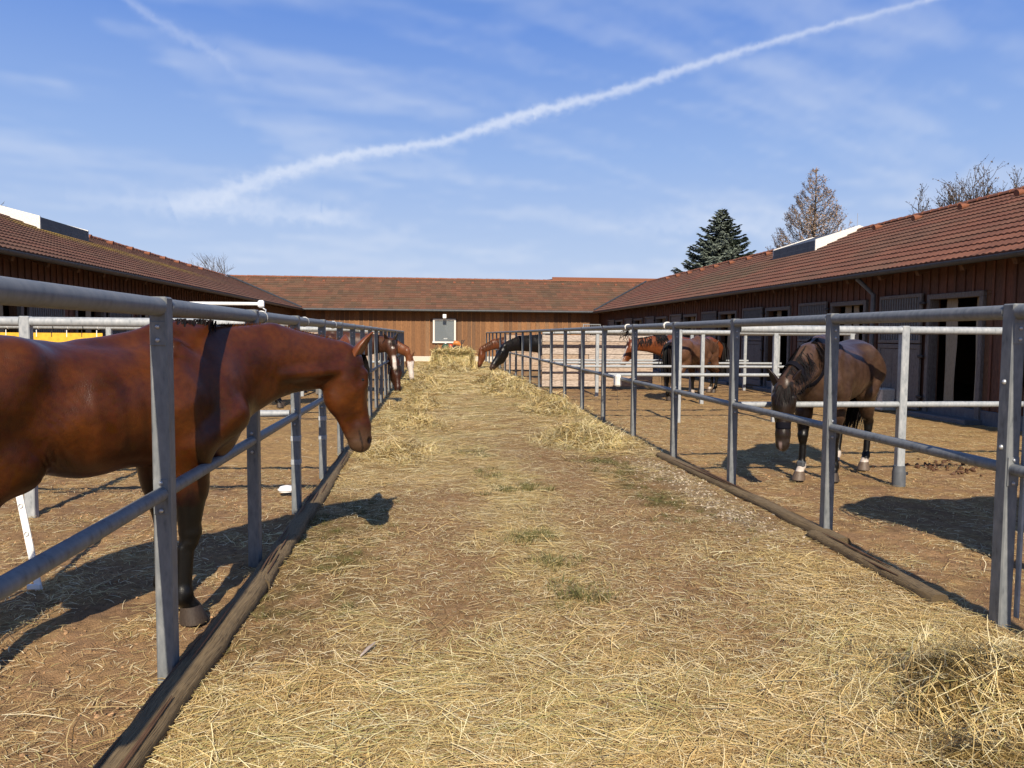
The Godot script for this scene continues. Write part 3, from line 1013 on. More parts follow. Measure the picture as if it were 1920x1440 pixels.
# a band of webbing round a limb, neck or nose
func band(root: Node3D, called: String, mid: Vector3, axis: Vector3, lat: Vector3, rl: float, ru: float, width: float, mt: Material) -> void:
	var up := axis.cross(lat).normalized()
	var m := MB.new()
	var rings := []
	for q in [[-0.5, 0.0], [-0.5, 0.006], [0.5, 0.006], [0.5, 0.0]]:
		var ring := PackedVector3Array()
		for a in 24:
			var an := TAU * a / 24
			ring.append(mid + axis * width * float(q[0]) + lat * cos(an) * (rl + float(q[1])) + up * sin(an) * (ru + float(q[1])))
		rings.append(ring)
	m.loft(rings, true, false, false)
	part(root, called, m.mesh(mt))


# ---------------------------------------------------------------- ground
func hay_density(x: float, d: float) -> float:
	var n := nz.get_noise_2d(x * 0.9, d * 0.9) * 0.8 + nz.get_noise_2d(x * 3.1 + 40.0, d * 3.1) * 0.55
	var h := 0.55 + n * 0.55
	h += 0.45 * (1.0 - smoothstep(2.6, 3.9, d))
	h += 0.5 * smoothstep(9.0, 13.0, d)
	h -= 0.75 * exp(-pow((x - 0.05) / 0.42, 2)) * smoothstep(3.3, 4.2, d) * (1.0 - smoothstep(6.5, 9.0, d))
	h -= 0.70 * exp(-pow((x - 1.45) / 0.42, 2)) * smoothstep(3.0, 4.2, d) * (1.0 - smoothstep(13.0, 18.0, d))
	h -= 0.55 * (1.0 - smoothstep(-0.75, -0.35, x)) * smoothstep(3.0, 3.8, d) * (1.0 - smoothstep(6.8, 7.8, d))
	h -= 0.75 * smoothstep(1.75, 2.2, x) * smoothstep(4.5, 6.0, d) * (1.0 - smoothstep(8.8, 9.8, d))
	h += 0.35 * exp(-pow((x - 0.75) / 0.3, 2)) * smoothstep(3.5, 5.0, d) * (1.0 - smoothstep(8.0, 10.0, d))
	return clampf(h, 0.0, 1.15)

func moss(x: float, d: float) -> float:
	var n := nz.get_noise_2d(x * 2.2 + 90.0, d * 2.2)
	var g := (1.0 - smoothstep(-0.55, -0.15, x + n * 0.3)) * smoothstep(3.2, 4.2, d) * (1.0 - smoothstep(6.6, 7.4, d)) * 0.75
	g += exp(-pow((x - 2.05 + (d - 8.2) * 0.06) / 0.30, 2)) * smoothstep(5.2, 6.6, d) * (1.0 - smoothstep(9.0, 9.8, d)) * 1.0
	g += exp(-pow((x - 0.75) / 0.22, 2)) * smoothstep(3.4, 4.5, d) * (1.0 - smoothstep(8.5, 9.5, d)) * 0.45 * smoothstep(-0.1, 0.3, n)
	return clampf(g * (0.55 + n * 1.1), 0.0, 1.0)

func gravel(x: float, d: float) -> float:
	var n := nz.get_noise_2d(x * 3.0 + 12.0, d * 3.0)
	return clampf(exp(-pow((x - 2.55) / 0.20, 2)) * smoothstep(5.0, 6.0, d) * (1.0 - smoothstep(8.6, 9.3, d)) * (0.9 + n), 0.0, 1.0)

func ground_y(x: float, d: float) -> float:
	var far := 1.0 - smoothstep(30.0, 50.0, d)
	var y := 0.016 * nz.get_noise_2d(x * 1.3, d * 1.3) + 0.010 * nz.get_noise_2d(x * 5.0, d * 5.0 + 20.0)
	if x > -1.05 and x < 2.95:
		return y * 0.8
	return (y + 0.022 * nz.get_noise_2d(x * 6.5, d * 6.5) - 0.018) * far

func lane_col(x: float, d: float) -> Color:
	var n := nz.get_noise_2d(x * 1.6 + 5.0, d * 1.6)
	var soil := Color(0.55, 0.38, 0.225).lerp(Color(0.44, 0.30, 0.172), clampf(0.5 + n, 0, 1))
	var c := soil.lerp(Color(0.60, 0.445, 0.22), clampf(hay_density(x, d) * 0.8, 0, 0.85))
	c = c.lerp(Color(0.150, 0.145, 0.055), moss(x, d) * 0.9)
	c = c.lerp(Color(0.42, 0.37, 0.29), gravel(x, d) * 0.6)
	return c

func yard_col(x: float, d: float) -> Color:
	var n := nz.get_noise_2d(x * 0.7 + 25.0, d * 0.7)
	var m := nz.get_noise_2d(x * 2.4, d * 2.4 + 70.0)
	var c := Color(0.455, 0.305, 0.18).lerp(Color(0.335, 0.22, 0.13), clampf(0.45 + n * 0.9 + m * 0.35, 0, 1))
	var s := clampf(0.25 + m * 0.8 + 0.5 * smoothstep(7.5, 9.5, d) * (1.0 - smoothstep(14.0, 22.0, d)), 0.0, 0.8)
	return c.lerp(Color(0.62, 0.44, 0.21), s)

func axis_list(runs: Array) -> PackedFloat32Array:
	var out := PackedFloat32Array()
	for r in runs:
		var t: float = r[0]
		while t < r[1] - 1e-4:
			out.append(t)
			t += r[2]
	out.append(runs[runs.size() - 1][1])
	return out

func sheet(called: String, xs: PackedFloat32Array, ds: PackedFloat32Array, lift: float, lane: bool, mt: Material) -> void:
	var m := MB.new()
	for d in ds:
		for x in xs:
			var y := ground_y(x, d) + lift
			if not lane and x > -1.0 and x < 2.9 and d > 0.5 and d < 44.0:
				y -= 0.03
			var e := 0.06
			var nn := Vector3(ground_y(x - e, d) - ground_y(x + e, d), 2.0 * e, ground_y(x, d + e) - ground_y(x, d - e)).normalized()
			m.vert(P(x, y, d), nn, Vector2(x, d), lane_col(x, d) if lane else yard_col(x, d))
	var w := xs.size()
	for r in ds.size() - 1:
		for k in w - 1:
			var a := r * w + k
			m.i.append_array([a, a + w, a + 1, a + 1, a + w, a + w + 1])
	var o := part(self, called, m.mesh(mt))
	o.set_meta("kind", "structure")

func build_ground() -> void:
	sheet("ground", axis_list([[-400, -40, 60], [-40, -9, 1.5], [-9, -5, 0.25], [-5, -1.0, 0.07], [-1.0, 2.9, 0.5], [2.9, 7.5, 0.07], [7.5, 12, 0.25], [12, 40, 1.5], [40, 400, 60]]), axis_list([[-60, -2, 4], [-2, 1.6, 0.4], [1.6, 11, 0.07], [11, 20, 0.18], [20, 46, 0.6], [46, 80, 6], [80, 600, 60]]), 0.0, false, M.soil)
	sheet("lane", axis_list([[-1.06, 2.98, 0.05]]), axis_list([[-1.5, 1.4, 0.3], [1.4, 10, 0.05], [10, 20, 0.12], [20, 44, 0.4]]), 0.004, true, M.lane)


# ---------------------------------------------------------------- hay
func strand(m: MB, p: Vector3, yaw: float, len: float, w: float, tilt: float, col: Color) -> void:
	var dir := Vector3(cos(yaw), sin(tilt), sin(yaw)).normalized()
	var side := Vector3(-sin(yaw), rng.randf_range(-0.4, 0.4), cos(yaw)).normalized() * w
	var bend := rng.randfn(0, 0.055) * len
	var lift := rng.randf_range(0.0, 0.05) * len
	var b := m.v.size()
	for k in 4:
		var t := k / 3.0
		var q := p + dir * len * (t - 0.5) + Vector3(-sin(yaw), 0, cos(yaw)) * bend * 4.0 * t * (1.0 - t) + Vector3.UP * lift * 4.0 * t * (1.0 - t)
		q.y = maxf(q.y, 0.002)
		var nn := (Vector3.UP + side * 30.0 * rng.randf_range(-0.4, 0.4)).normalized()
		var ww := side * (1.0 if k < 3 else 0.4)
		m.vert(q - ww, nn, Vector2.ZERO, col)
		m.vert(q + ww, nn, Vector2.ZERO, col)
	for k in 3:
		var q := b + k * 2
		m.i.append_array([q, q + 1, q + 2, q + 1, q + 3, q + 2])

func hay_col() -> Color:
	var t := rng.randf()
	var c := Color(0.68, 0.51, 0.235)
	if t < 0.2:
		c = Color(0.84, 0.72, 0.45)
	elif t < 0.42:
		c = Color(0.40, 0.27, 0.11)
	elif t < 0.54:
		c = Color(0.46, 0.40, 0.16)
	elif t < 0.62:
		c = Color(0.22, 0.14, 0.07)
	return c * rng.randf_range(0.8, 1.15)

func clump(count: int, rad: float, len: float, w: float, high: float, steep: float) -> ArrayMesh:
	var m := MB.new()
	var lean := rng.randfn(0, 0.35)
	for k in count:
		var a := rng.randf() * TAU
		var r := rad * sqrt(rng.randf())
		var yaw := rng.randf() * TAU if rng.randf() < 0.35 else lean + rng.randfn(0, 0.35)
		strand(m, Vector3(cos(a) * r, 0.004 + rng.randf() * high * (1.0 - r / rad * 0.7), sin(a) * r), yaw, len * rng.randf_range(0.35, 1.25), w * rng.randf_range(0.6, 1.3), rng.randfn(0, steep), hay_col())
	return m.mesh(M.hay)

func build_hay() -> void:
	rng.seed = 909
	var root := Node3D.new()
	root.name = "hay_litter"
	root.set_meta("kind", "stuff")
	root.set_meta("label", "loose pale hay and straw strewn along the lane and paddocks")
	add_child(root, true)
	# [near, far, tries per m2, clump settings]
	var bands := [[1.5, 4.2, 230, 16, 0.16, 0.2, 0.0012, 0.010], [4.2, 9.0, 150, 16, 0.2, 0.22, 0.0015, 0.014], [9.0, 19.0, 70, 18, 0.24, 0.28, 0.0028, 0.03], [19.0, 43.0, 22, 18, 0.34, 0.38, 0.006, 0.05]]
	for b in bands:
		var meshes := []
		var xf := []
		var cols := []
		for k in 6:
			meshes.append(clump(b[3], b[4], b[5], b[6], b[7], 0.10))
			xf.append([])
			cols.append([])
		var n := int((b[1] - b[0]) * 4.0 * b[2])
		for k in n:
			var x := rng.randf_range(-1.02, 2.93)
			var d := rng.randf_range(b[0], b[1])
			if rng.randf() > 0.03 + pow(hay_density(x, d), 1.5) * (1.0 - gravel(x, d) * 0.8):
				continue
			var q := rng.randi() % 6
			var t := Transform3D(Basis(Vector3.UP, rng.randfn(0.0, 0.75)).scaled(Vector3.ONE * rng.randf_range(0.6, 1.3)), P(x, ground_y(x, d) + 0.005, d))
			xf[q].append(t)
			var g := clampf(0.5 + nz.get_noise_2d(x * 0.8 + 200.0, d * 0.8) * 1.4, 0.0, 1.0)
			cols[q].append(Color(1.0, 0.95, 0.84).lerp(Color(1.0, 1.03, 0.9), g) * rng.randf_range(0.85, 1.2))
		for q in 6:
			copies(root, "strands", meshes[q], xf[q], cols[q])
	# short trampled chaff over the whole lane
	var ch := []
	var cx := []
	for k in 5:
		var m := MB.new()
		for q in 26:
			var a := rng.randf() * TAU
			var r := 0.17 * sqrt(rng.randf())
			strand(m, Vector3(cos(a) * r, 0.003 + rng.randf() * 0.004, sin(a) * r), rng.randf() * TAU, rng.randf_range(0.015, 0.10), rng.randf_range(0.0006, 0.0014), 0.0, hay_col())
		ch.append(m.mesh(M.hay))
		cx.append([])
	for k in 9000:
		var d := 1.5 + 10.5 * rng.randf()
		var x := rng.randf_range(-1.02, 2.93)
		if rng.randf() < 0.38 + 0.5 * hay_density(x, d) - 0.45 * moss(x, d):
			cx[rng.randi() % 5].append(Transform3D(Basis(Vector3.UP, rng.randf() * TAU).scaled(Vector3.ONE * rng.randf_range(0.8, 1.3)), P(x, ground_y(x, d) + 0.004, d)))
	for k in 9000:
		var left := rng.randf() < 0.45
		var x := rng.randf_range(-5.2, -1.1) if left else rng.randf_range(3.0, 8.8)
		var d := rng.randf_range(2.0, 9.0) if left else rng.randf_range(3.6, 14.0)
		if rng.randf() < (0.28 if left else 0.45) + nz.get_noise_2d(x * 2.4, d * 2.4 + 70.0):
			cx[rng.randi() % 5].append(Transform3D(Basis(Vector3.UP, rng.randf() * TAU).scaled(Vector3.ONE * rng.randf_range(0.8, 1.4)), P(x, ground_y(x, d) + 0.003, d)))
	for q in 5:
		copies(root, "chaff", ch[q], cx[q], [])
	# thinner litter over the paddocks
	for s in [[-6.5, -1.2, 2.2, 12.0, 8], [3.1, 9.4, 3.5, 22.0, 14], [-7.5, -1.2, 12.0, 22.0, 8]]:
		var meshes := []
		var xf := []
		for k in 4:
			meshes.append(clump(7, 0.2, 0.2, 0.0016, 0.008, 0.05))
			xf.append([])
		for k in int((s[1] - s[0]) * (s[3] - s[2]) * s[4]):
			var x := rng.randf_range(s[0], s[1])
			var d := rng.randf_range(s[2], s[3])
			if rng.randf() > 0.35 + nz.get_noise_2d(x * 2.4, d * 2.4 + 70.0) * 1.2 + 0.4 * smoothstep(7.5, 9.5, d):
				continue
			xf[rng.randi() % 4].append(Transform3D(Basis(Vector3.UP, rng.randf() * TAU).scaled(Vector3.ONE * rng.randf_range(0.6, 1.3)), P(x, ground_y(x, d) + 0.003, d)))
		for q in 4:
			copies(root, "strands", meshes[q], xf[q], [])

func hay_pile(x: float, d: float, rx: float, rd: float, h: float, turn: float, label: String, dens := 260.0) -> void:
	var root := thing("hay_pile", label, "hay pile", P(x, 0, d), turn, "hay piles along the fences")
	var m := MB.new()
	var rings := []
	var sd := rng.randf() * 100.0
	var f := func(u: float, a: float) -> Vector3:
		var rr := 1.0 + 0.22 * nz.get_noise_2d(cos(a) * 1.2 + sd, sin(a) * 1.2)
		var y := h * (0.5 + 0.5 * cos(PI * minf(u, 1.0))) * (1.0 + 0.45 * nz.get_noise_3d(cos(a) * u * rx * 4.0 + sd, 3.0, sin(a) * u * rd * 4.0)) - 0.015
		return Vector3(cos(a) * u * rx * rr, y, sin(a) * u * rd * rr)
	for k in 9:
		var ring := PackedVector3Array()
		for a in 28:
			ring.append(f.call(1.05 - k * 0.13, -TAU * a / 28))
		rings.append(ring)
	m.loft(rings, true, false, true)
	part(root, "core", m.mesh(M.haycore))
	var far := smoothstep(4.0, 30.0, d)
	var meshes := []
	var xf := []
	var cols := []
	for k in 6:
		meshes.append(clump(16, lerpf(0.13, 0.24, far), lerpf(0.22, 0.36, far), lerpf(0.0014, 0.005, far), 0.02, 0.35))
		xf.append([])
		cols.append([])
	for k in int(rx * rd * 3.14 * lerpf(dens, 60.0, far)):
		var a := rng.randf() * TAU
		var u := sqrt(rng.randf()) * 1.08
		var p: Vector3 = f.call(u, a)
		var e := 0.05
		var n1: Vector3 = f.call(u, a + e) - p
		var n2: Vector3 = f.call(minf(u + e, 1.2), a) - p
		var nn := n1.cross(n2)
		if nn.y < 0:
			nn = -nn
		nn = (nn.normalized() + Vector3(rng.randfn(0, 0.3), 0.25, rng.randfn(0, 0.3))).normalized()
		var q := rng.randi() % 6
		var bs := Basis(Quaternion(Vector3.UP, nn)) * Basis(Vector3.UP, rng.randf() * TAU)
		xf[q].append(Transform3D(bs.scaled(Vector3.ONE * rng.randf_range(0.7, 1.2)), p))
		cols[q].append(Color(0.96, 0.97, 0.90) * rng.randf_range(0.7, 1.08))
	for q in 6:
		copies(root, "strands", meshes[q], xf[q], cols[q])


# ---------------------------------------------------------------- fences
func fence(root: Node3D, posts: Array, dir: Vector3, rail_y: float, low_y: float, first: float, last: float, pale: bool, detail: float) -> void:
	# posts and rails of one straight run; dir is its direction, distances along it
	var mt: Material = M.galv_pale if pale else M.galv
	var side := dir.cross(Vector3.UP)
	var b := Basis(side, Vector3.UP, -dir)
	for t in posts:
		var p: Vector3 = dir * float(t)
		var post := part(root, "post", bx(Vector3(0.072, rail_y + 0.15, 0.082), 0.007), mt, at(p + Vector3.UP * ((rail_y + 0.05) * 0.5 - 0.057), b))
		if absf(float(t)) < detail:
			for y in [rail_y - 0.105, low_y - 0.005]:
				var low: bool = y < low_y + 0.02
				var plate := part(post, "bracket", bx(Vector3(0.062, 0.10 if not low else 0.15, 0.006), 0.002), mt, at(Vector3(0, y - (rail_y + 0.05) * 0.5 + 0.05, 0.044)))
				for q in ([0.028, -0.028] if not low else [0.06, -0.06]):
					var bm := SphereMesh.new()
					bm.radius = 0.010
					bm.height = 0.014
					bm.radial_segments = 8
					bm.rings = 4
					part(post, "bolt", bm, M.bolt, at(plate.position + Vector3(0.0, q, 0.005), Basis(Vector3.RIGHT, PI / 2)))
	var ends := [first]
	for t in posts:
		if t > first and t < last:
			ends.append(t)
	ends.append(last)
	for k in ends.size() - 1:
		var a: float = ends[k]
		var c: float = ends[k + 1]
		var ga := 0.041 if posts.has(a) else 0.0
		var gc := 0.041 if posts.has(c) else 0.0
		part(root, "top_rail", pipe_mesh(dir * (a + ga) + Vector3.UP * rail_y, dir * (c - gc) + Vector3.UP * rail_y, 0.039), mt)
		part(root, "lower_rail", pipe_mesh(dir * (a + ga) + Vector3.UP * low_y, dir * (c - gc) + Vector3.UP * low_y, 0.030), mt)

const LEFT_POSTS := [1.85, 3.42, 5.08, 6.62, 8.2, 9.76, 11.3, 12.85, 14.4, 15.95, 17.5, 19.05, 20.6, 22.15, 23.7, 25.25, 26.8, 28.35, 29.4, 30.4]
const RIGHT_POSTS := [1.85, 3.69, 5.5, 7.37, 9.24, 11.18, 13.22, 15.14, 17.19, 19.23, 21.37, 23.4, 25.48, 27.5, 29.7, 31.76, 34.0, 36.05, 38.4, 40.7, 42.8]

func build_fences() -> void:
	var lf := thing("pipe_fence", "long grey galvanised pipe fence on the left side of the hay lane", "fence", P(-1.15, 0, 0))
	fence(lf, LEFT_POSTS, Vector3.FORWARD, 1.61, 0.815, 0.6, 30.4, false, 12.0)
	for t in [5.35, 7.1, 9.1]:
		var m := TorusMesh.new()
		m.inner_radius = 0.038
		m.outer_radius = 0.046
		m.rings = 18
		m.ring_segments = 6
		part(lf, "hose_clamp", m, M.bolt, at(Vector3(0, 1.61, -t), Basis(Vector3.RIGHT, PI / 2)))
	for t in [6.62, 8.2]:  # clear tape wound round two posts
		for y in [0.42, 0.62, 0.8]:
			part(lf, "tape", bx(Vector3(0.078, 0.05, 0.088), 0.006), M.galv_pale, at(Vector3(0, y, -t)))
	var rf := thing("pipe_fence", "long grey galvanised pipe fence on the right side of the hay lane", "fence", P(2.98, 0, 0))
	fence(rf, RIGHT_POSTS, Vector3.FORWARD, 1.64, 0.83, 0.4, 42.8, false, 12.0)  # nearest post and rails, out of view, are added to shade the gate post
	part(rf, "gate_strap", bx(Vector3(0.014, 1.5, 0.03), 0.004), M.galv_pale, at(Vector3(0.052, 0.8, -3.64)))
	for y in [1.28, 0.94]:
		var bm := SphereMesh.new()
		bm.radius = 0.014
		bm.height = 0.022
		part(rf, "bolt", bm, M.bolt, at(Vector3(-0.036, y, -3.69), Basis(Vector3.RIGHT, PI / 2)))
	# cross fences between the paddocks: x, d, length, posts, label
	var X := Vector3.RIGHT
	for c in [
		[2.98, 7.37, 6.2, [1.78, 3.9, 5.9], "nearest bright cross fence in the right paddocks, its post footed in a dark sleeve"],
		[2.98, 13.22, 4.6, [1.35, 3.12, 4.55], "bright cross fence behind the grazing dun horse in the right paddocks"],
		[2.98, 16.9, 6.0, [3.1, 5.9], "cross fence passing the brown horse that faces the stable doors"],
		[2.98, 19.1, 6.0, [1.15, 3.6, 5.9], "cross fence standing in front of the nearer whitewashed plank wall"],
		[2.98, 21.2, 6.0, [1.2, 3.6, 5.9], "farthest cross fence, close before the whitewashed plank wall on the right"]]:
		var r := thing("cross_fence", c[4], "fence", P(c[0], 0, c[1]), 0.0, "cross fences between paddocks")
		fence(r, c[3], X, 1.585, 0.83, 0.05, c[2], true, 0.0)
		if c[1] < 8.0:
			var m := MB.new()
			m.tube([Vector3(1.78, -0.01, 0), Vector3(1.78, 0.14, 0), Vector3(1.78, 0.15, 0), Vector3(1.78, 0.2, 0)], [0.066, 0.066, 0.060, 0.058], 14)
			part(r, "sleeve", m.mesh(M.grey_metal))
			part(r, "sleeve_clamp", bx(Vector3(0.03, 0.03, 0.012)), M.black, at(Vector3(1.85, 0.12, 0.02)))
	for c in [
		[-1.15, 6.62, -6.4, [2.13, 4.1, 6.1], "bright cross fence right behind the big bay horse on the left"],
		[-1.15, 12.85, -6.4, [2.05, 3.97, 6.1], "cross fence with a yellow panel tied to its rail"],
		[-1.15, 19.05, -6.4, [2.0, 4.1, 6.0], "cross fence standing before the cream boards in the left paddocks"]]:
		var r := thing("cross_fence", c[4], "fence", P(c[0], 0, c[1]), 0.0, "cross fences between paddocks")
		fence(r, c[3], -X, 1.585, 0.83, 0.05, -float(c[2]), true, 0.0)


# ---------------------------------------------------------------- buildings
func tile_mesh() -> ArrayMesh:
	# two rolls across, one course deep: x across, y off the roof, z down the slope
	var m := MB.new()
	var n := 10
	var W := 0.302
	for k in n + 1:
		var t := float(k) / n
		var y := 0.019 * (0.5 - 0.5 * cos(TAU * 2.0 * t))
		var dy := 0.019 * 0.5 * sin(TAU * 2.0 * t) * TAU * 2.0 / W
		var nn := Vector3(-dy, 1, 0.06).normalized()
		var x := (t - 0.5) * W
		m.vert(Vector3(x, y + 0.004, -0.40), nn)
		m.vert(Vector3(x, y + 0.035, 0.0), nn)
		m.vert(Vector3(x, y + 0.035, 0.0), Vector3(0, 0.1, 1))
		m.vert(Vector3(x, 0.002 + y * 0.4, 0.004), Vector3(0, -0.1, 1))
	for k in n:
		var a := k * 4
		m.i.append_array([a, a + 4, a + 1, a + 1, a + 4, a + 5, a + 2, a + 6, a + 3, a + 3, a + 6, a + 7])
	return m.mesh(null)

# tiles a slope: eave start, across, normal, down-slope directions; keep() drops hidden ones; the nearest 300 are single parts
func tile_roof(roof: Node3D, eave: Vector3, across: Vector3, nn: Vector3, down: Vector3, length: float, courses: int, keep: Callable, tint: Callable, mats: Array, singles: int) -> void:
	var tm := tile_mesh()
	var all := []
	var bs := Basis(across, nn, down)
	for c in courses:
		for k in int(length / 0.30):
			var p := eave + across * (k + 0.5) * 0.30 - down * 0.367 * c
			if keep.call(p):
				all.append([(p - Vector3(0, 1.5, 0)).length(), p])
	all.sort_custom(func(a, b): return a[0] < b[0])
	var xf := []
	var cols := []
	for k in all.size():
		var p: Vector3 = all[k][1]
		var jit := Basis(nn, rng.randfn(0, 0.006)) * bs
		var t := Transform3D(jit, p + nn * rng.randf_range(0.0, 0.004))
		if k < singles:
			part(roof, "tile", tm, mats[rng.randi() % mats.size()], t)
		else:
			xf.append(t)
			cols.append(tint.call(p))
	copies(roof, "tiles", tm, xf, cols, M.tile)

func ridge_run(roof: Node3D, a: Vector3, b: Vector3, mt: Material) -> void:
	var dir := (b - a).normalized()
	var m := MB.new()
	var rings := []
	for q in [[0.0, 0.115], [0.42, 0.095]]:
		for rr in [0.0, 0.016]:
			var ring := PackedVector3Array()
			for k in 9:
				var an := PI * k / 8.0
				ring.append(Vector3(cos(an) * (q[1] - rr), sin(an) * (q[1] - rr) * 0.8, -float(q[0])))
			rings.append(ring)
	m.loft([rings[0], rings[2]], false, false, false)
	m.loft([rings[1], rings[0]], false, false, false)
	var am := m.mesh(mt)
	var n := int((b - a).length() / 0.36)
	for k in n:
		part(roof, "ridge_tile", am, null, Transform3D(look_basis(-dir), a + dir * k * 0.36 + Vector3(0, rng.randf_range(-0.006, 0.006), 0)))

func slab(a: Vector3, b: Vector3, c: Vector3, d: Vector3, th: float, mt: Material) -> ArrayMesh:
	# a flat plate with the corners a b c d on top
	var nn := (b - a).cross(d - a).normalized() * th
	if nn.y > 0:
		nn = -nn
	var m := MB.new()
	m.quad(a, b, c, d)
	m.quad(a + nn, d + nn, c + nn, b + nn)
	for e in [[a, b], [b, c], [c, d], [d, a]]:
		m.quad(e[0], e[0] + nn, e[1] + nn, e[1])
	return m.mesh(mt)

# a stable along the lane. s: +1 on the right, -1 on the left
func stable(s: float, ex: float, wx: float, rx: float, d0: float, d1: float, label: String, first_door: float, doors: int, light_from: float) -> void:
	var root := thing("stable", label, "stable")
	var ey := 2.90
	var ry := 4.90
	var back := rx + (rx - ex) * 0.9
	# shell: wall segments between the door openings, floor, back wall, ends
	var open := []
	for k in doors:
		open.append([first_door + 3.7 * k, first_door + 3.7 * k + 1.36])
	var wall := part(root, "wall", bx(Vector3(0.16, 0.78, d1 - d0), 0.01), M.dark_wood, at(P(s * (wx + 0.08), 2.31 + 0.37, (d0 + d1) * 0.5)))
	var cuts := [d0]
	for q in open:
		cuts.append_array(q)
	cuts.append(d1)
	for k in range(0, cuts.size(), 2):
		var a: float = cuts[k]
		var b: float = cuts[k + 1]
		part(wall, "pier", bx(Vector3(0.16, 2.40, b - a), 0.01), M.dark_wood, at(P(s * (wx + 0.08), 1.09, (a + b) * 0.5) - wall.position))
	part(root, "back_wall", bx(Vector3(0.16, 3.0, d1 - d0), 0.01), M.dark_wood, at(P(s * back, 1.5, (d0 + d1) * 0.5)))
	for d in [d0, d1]:
		part(root, "end_wall", bx(Vector3(back - wx, 3.0, 0.16), 0.01), M.dark_wood, at(P(s * (wx + back) * 0.5, 1.5, d)))
	part(root, "stall_floor", bx(Vector3(back - wx, 0.06, d1 - d0), 0.01), M.inside, at(P(s * (wx + back) * 0.5 + s * 0.2, 0.03, (d0 + d1) * 0.5)))
	part(root, "stall_ceiling", bx(Vector3(back - wx - 0.3, 0.06, d1 - d0 - 0.3), 0.01), M.inside, at(P(s * (wx + back) * 0.5, 2.72, (d0 + d1) * 0.5)))
	# upright boards with cover strips
	var t := d0 + 0.1
	while t < d1 - 0.1:
		var lowest := 0.25
		for q in open:
			if t > q[0] - 0.2 and t < q[1] + 0.2:
				lowest = 2.36
		if t > light_from and not (s < 0.0 and t > 34.0):
			var hgt := 2.98 - lowest
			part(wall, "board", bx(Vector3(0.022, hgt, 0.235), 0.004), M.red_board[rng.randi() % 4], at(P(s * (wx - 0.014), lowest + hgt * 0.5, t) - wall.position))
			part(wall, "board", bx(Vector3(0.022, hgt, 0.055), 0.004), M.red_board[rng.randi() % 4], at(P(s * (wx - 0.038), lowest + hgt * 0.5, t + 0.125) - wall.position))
		t += 0.25
	part(root, "plinth", bx(Vector3(0.2, 0.32, d1 - d0), 0.01), M.grey_metal, at(P(s * (wx + 0.075), 0.08, (d0 + d1) * 0.5)))
	# doors
	for k in doors:
		var a: float = open[k][0]
		var b: float = open[k][1]
		if s < 0.0 and a > 24.0:
			continue
		var fr := part(root, "door_frame", bx(Vector3(0.2, 0.10, b - a + 0.2), 0.008), M.grey_wood, at(P(s * (wx + 0.03), 2.31, (a + b) * 0.5)))
		for e in [a - 0.05, b + 0.05]:
			part(fr, "jamb", bx(Vector3(0.2, 2.28, 0.10), 0.008), M.grey_wood, at(P(s * (wx + 0.03), 1.12, e) - fr.position))
		part(fr, "sill", bx(Vector3(0.5, 0.10, b - a + 0.3), 0.01), M.grey_metal, at(P(s * (wx - 0.10), 0.02, (a + b) * 0.5) - fr.position))
		# strip curtain of thick plastic, one strip tied aside
		for q in [[0.36, 0.30], [0.66, 0.24], [1.10, 0.30]]:
			if q[0] == 0.66 and k % 3 != 1:
				continue
			var m := MB.new()
			var rings := []
			for y in 8:
				var yy := 0.16 + y * 0.30
				var sw := 0.007 * sin(y * 1.1 + k * 2.0 + q[0] * 9.0)
				var w: float = q[1] * (1.0 - 0.12 * sin(y * 0.9 + k))
				rings.append(PackedVector3Array([Vector3(sw, yy, -w * 0.5), Vector3(sw + 0.03 * s, yy, 0), Vector3(sw, yy, w * 0.5), Vector3(sw + 0.008, yy, w * 0.5), Vector3(sw + 0.008 + 0.03 * s, yy, 0), Vector3(sw + 0.008, yy, -w * 0.5)]))
			m.loft(rings)
			part(root, "curtain_strip", m.mesh(M.strip), null, at(P(s * (wx + 0.12 + 0.03 * (q[0] * 3.0)), 0, b - float(q[0]))))
		# leaf swung back flat against the pier: grille above, boards below
		var la := b + 0.18
		var lb := b + 1.62
		var lm := (la + lb) * 0.5
		var X := s * (wx - 0.10)
		var up := part(root, "upper_door", bx(Vector3(0.05, 0.07, lb - la), 0.006), M.grey_wood, at(P(X, 2.36, lm)))
		part(up, "rail", bx(Vector3(0.05, 0.07, lb - la), 0.006), M.grey_wood, at(P(X, 1.44, lm) - up.position))
		part(up, "backing", bx(Vector3(0.02, 0.9, lb - la - 0.1), 0.004), M.grey_wood, at(P(X + s * 0.03, 1.9, lm) - up.position))
		for e in [la + 0.035, lb - 0.035]:
			part(up, "stile", bx(Vector3(0.05, 0.85, 0.07), 0.006), M.grey_wood, at(P(X, 1.90, e) - up.position))
		if a < 27.0:
			for q in 15:
				part(up, "bar", pipe_mesh(Vector3(0, 0, 0), Vector3(0, 0.85, 0), 0.011, 6), M.galv, at(P(X - s * 0.005, 1.475, la + 0.12 + q * (lb - la - 0.24) / 14.0) - up.position))
		var lo := part(root, "lower_door", bx(Vector3(0.05, 0.09, lb - la), 0.006), M.grey_wood, at(P(X, 1.34, lm)))
		part(lo, "rail", bx(Vector3(0.05, 0.16, lb - la), 0.006), M.grey_metal, at(P(X, 0.16, lm) - lo.position))
		for e in [la + 0.045, lb - 0.045]:
			part(lo, "stile", bx(Vector3(0.05, 1.05, 0.09), 0.006), M.grey_wood, at(P(X, 0.77, e) - lo.position))
		for q in 3:
			part(lo, "board", bx(Vector3(0.03, 1.04, (lb - la - 0.18) / 3.0 - 0.008), 0.006), M.grey_wood, at(P(X + s * 0.004, 0.77, la + 0.09 + (q + 0.5) * (lb - la - 0.18) / 3.0) - lo.position))
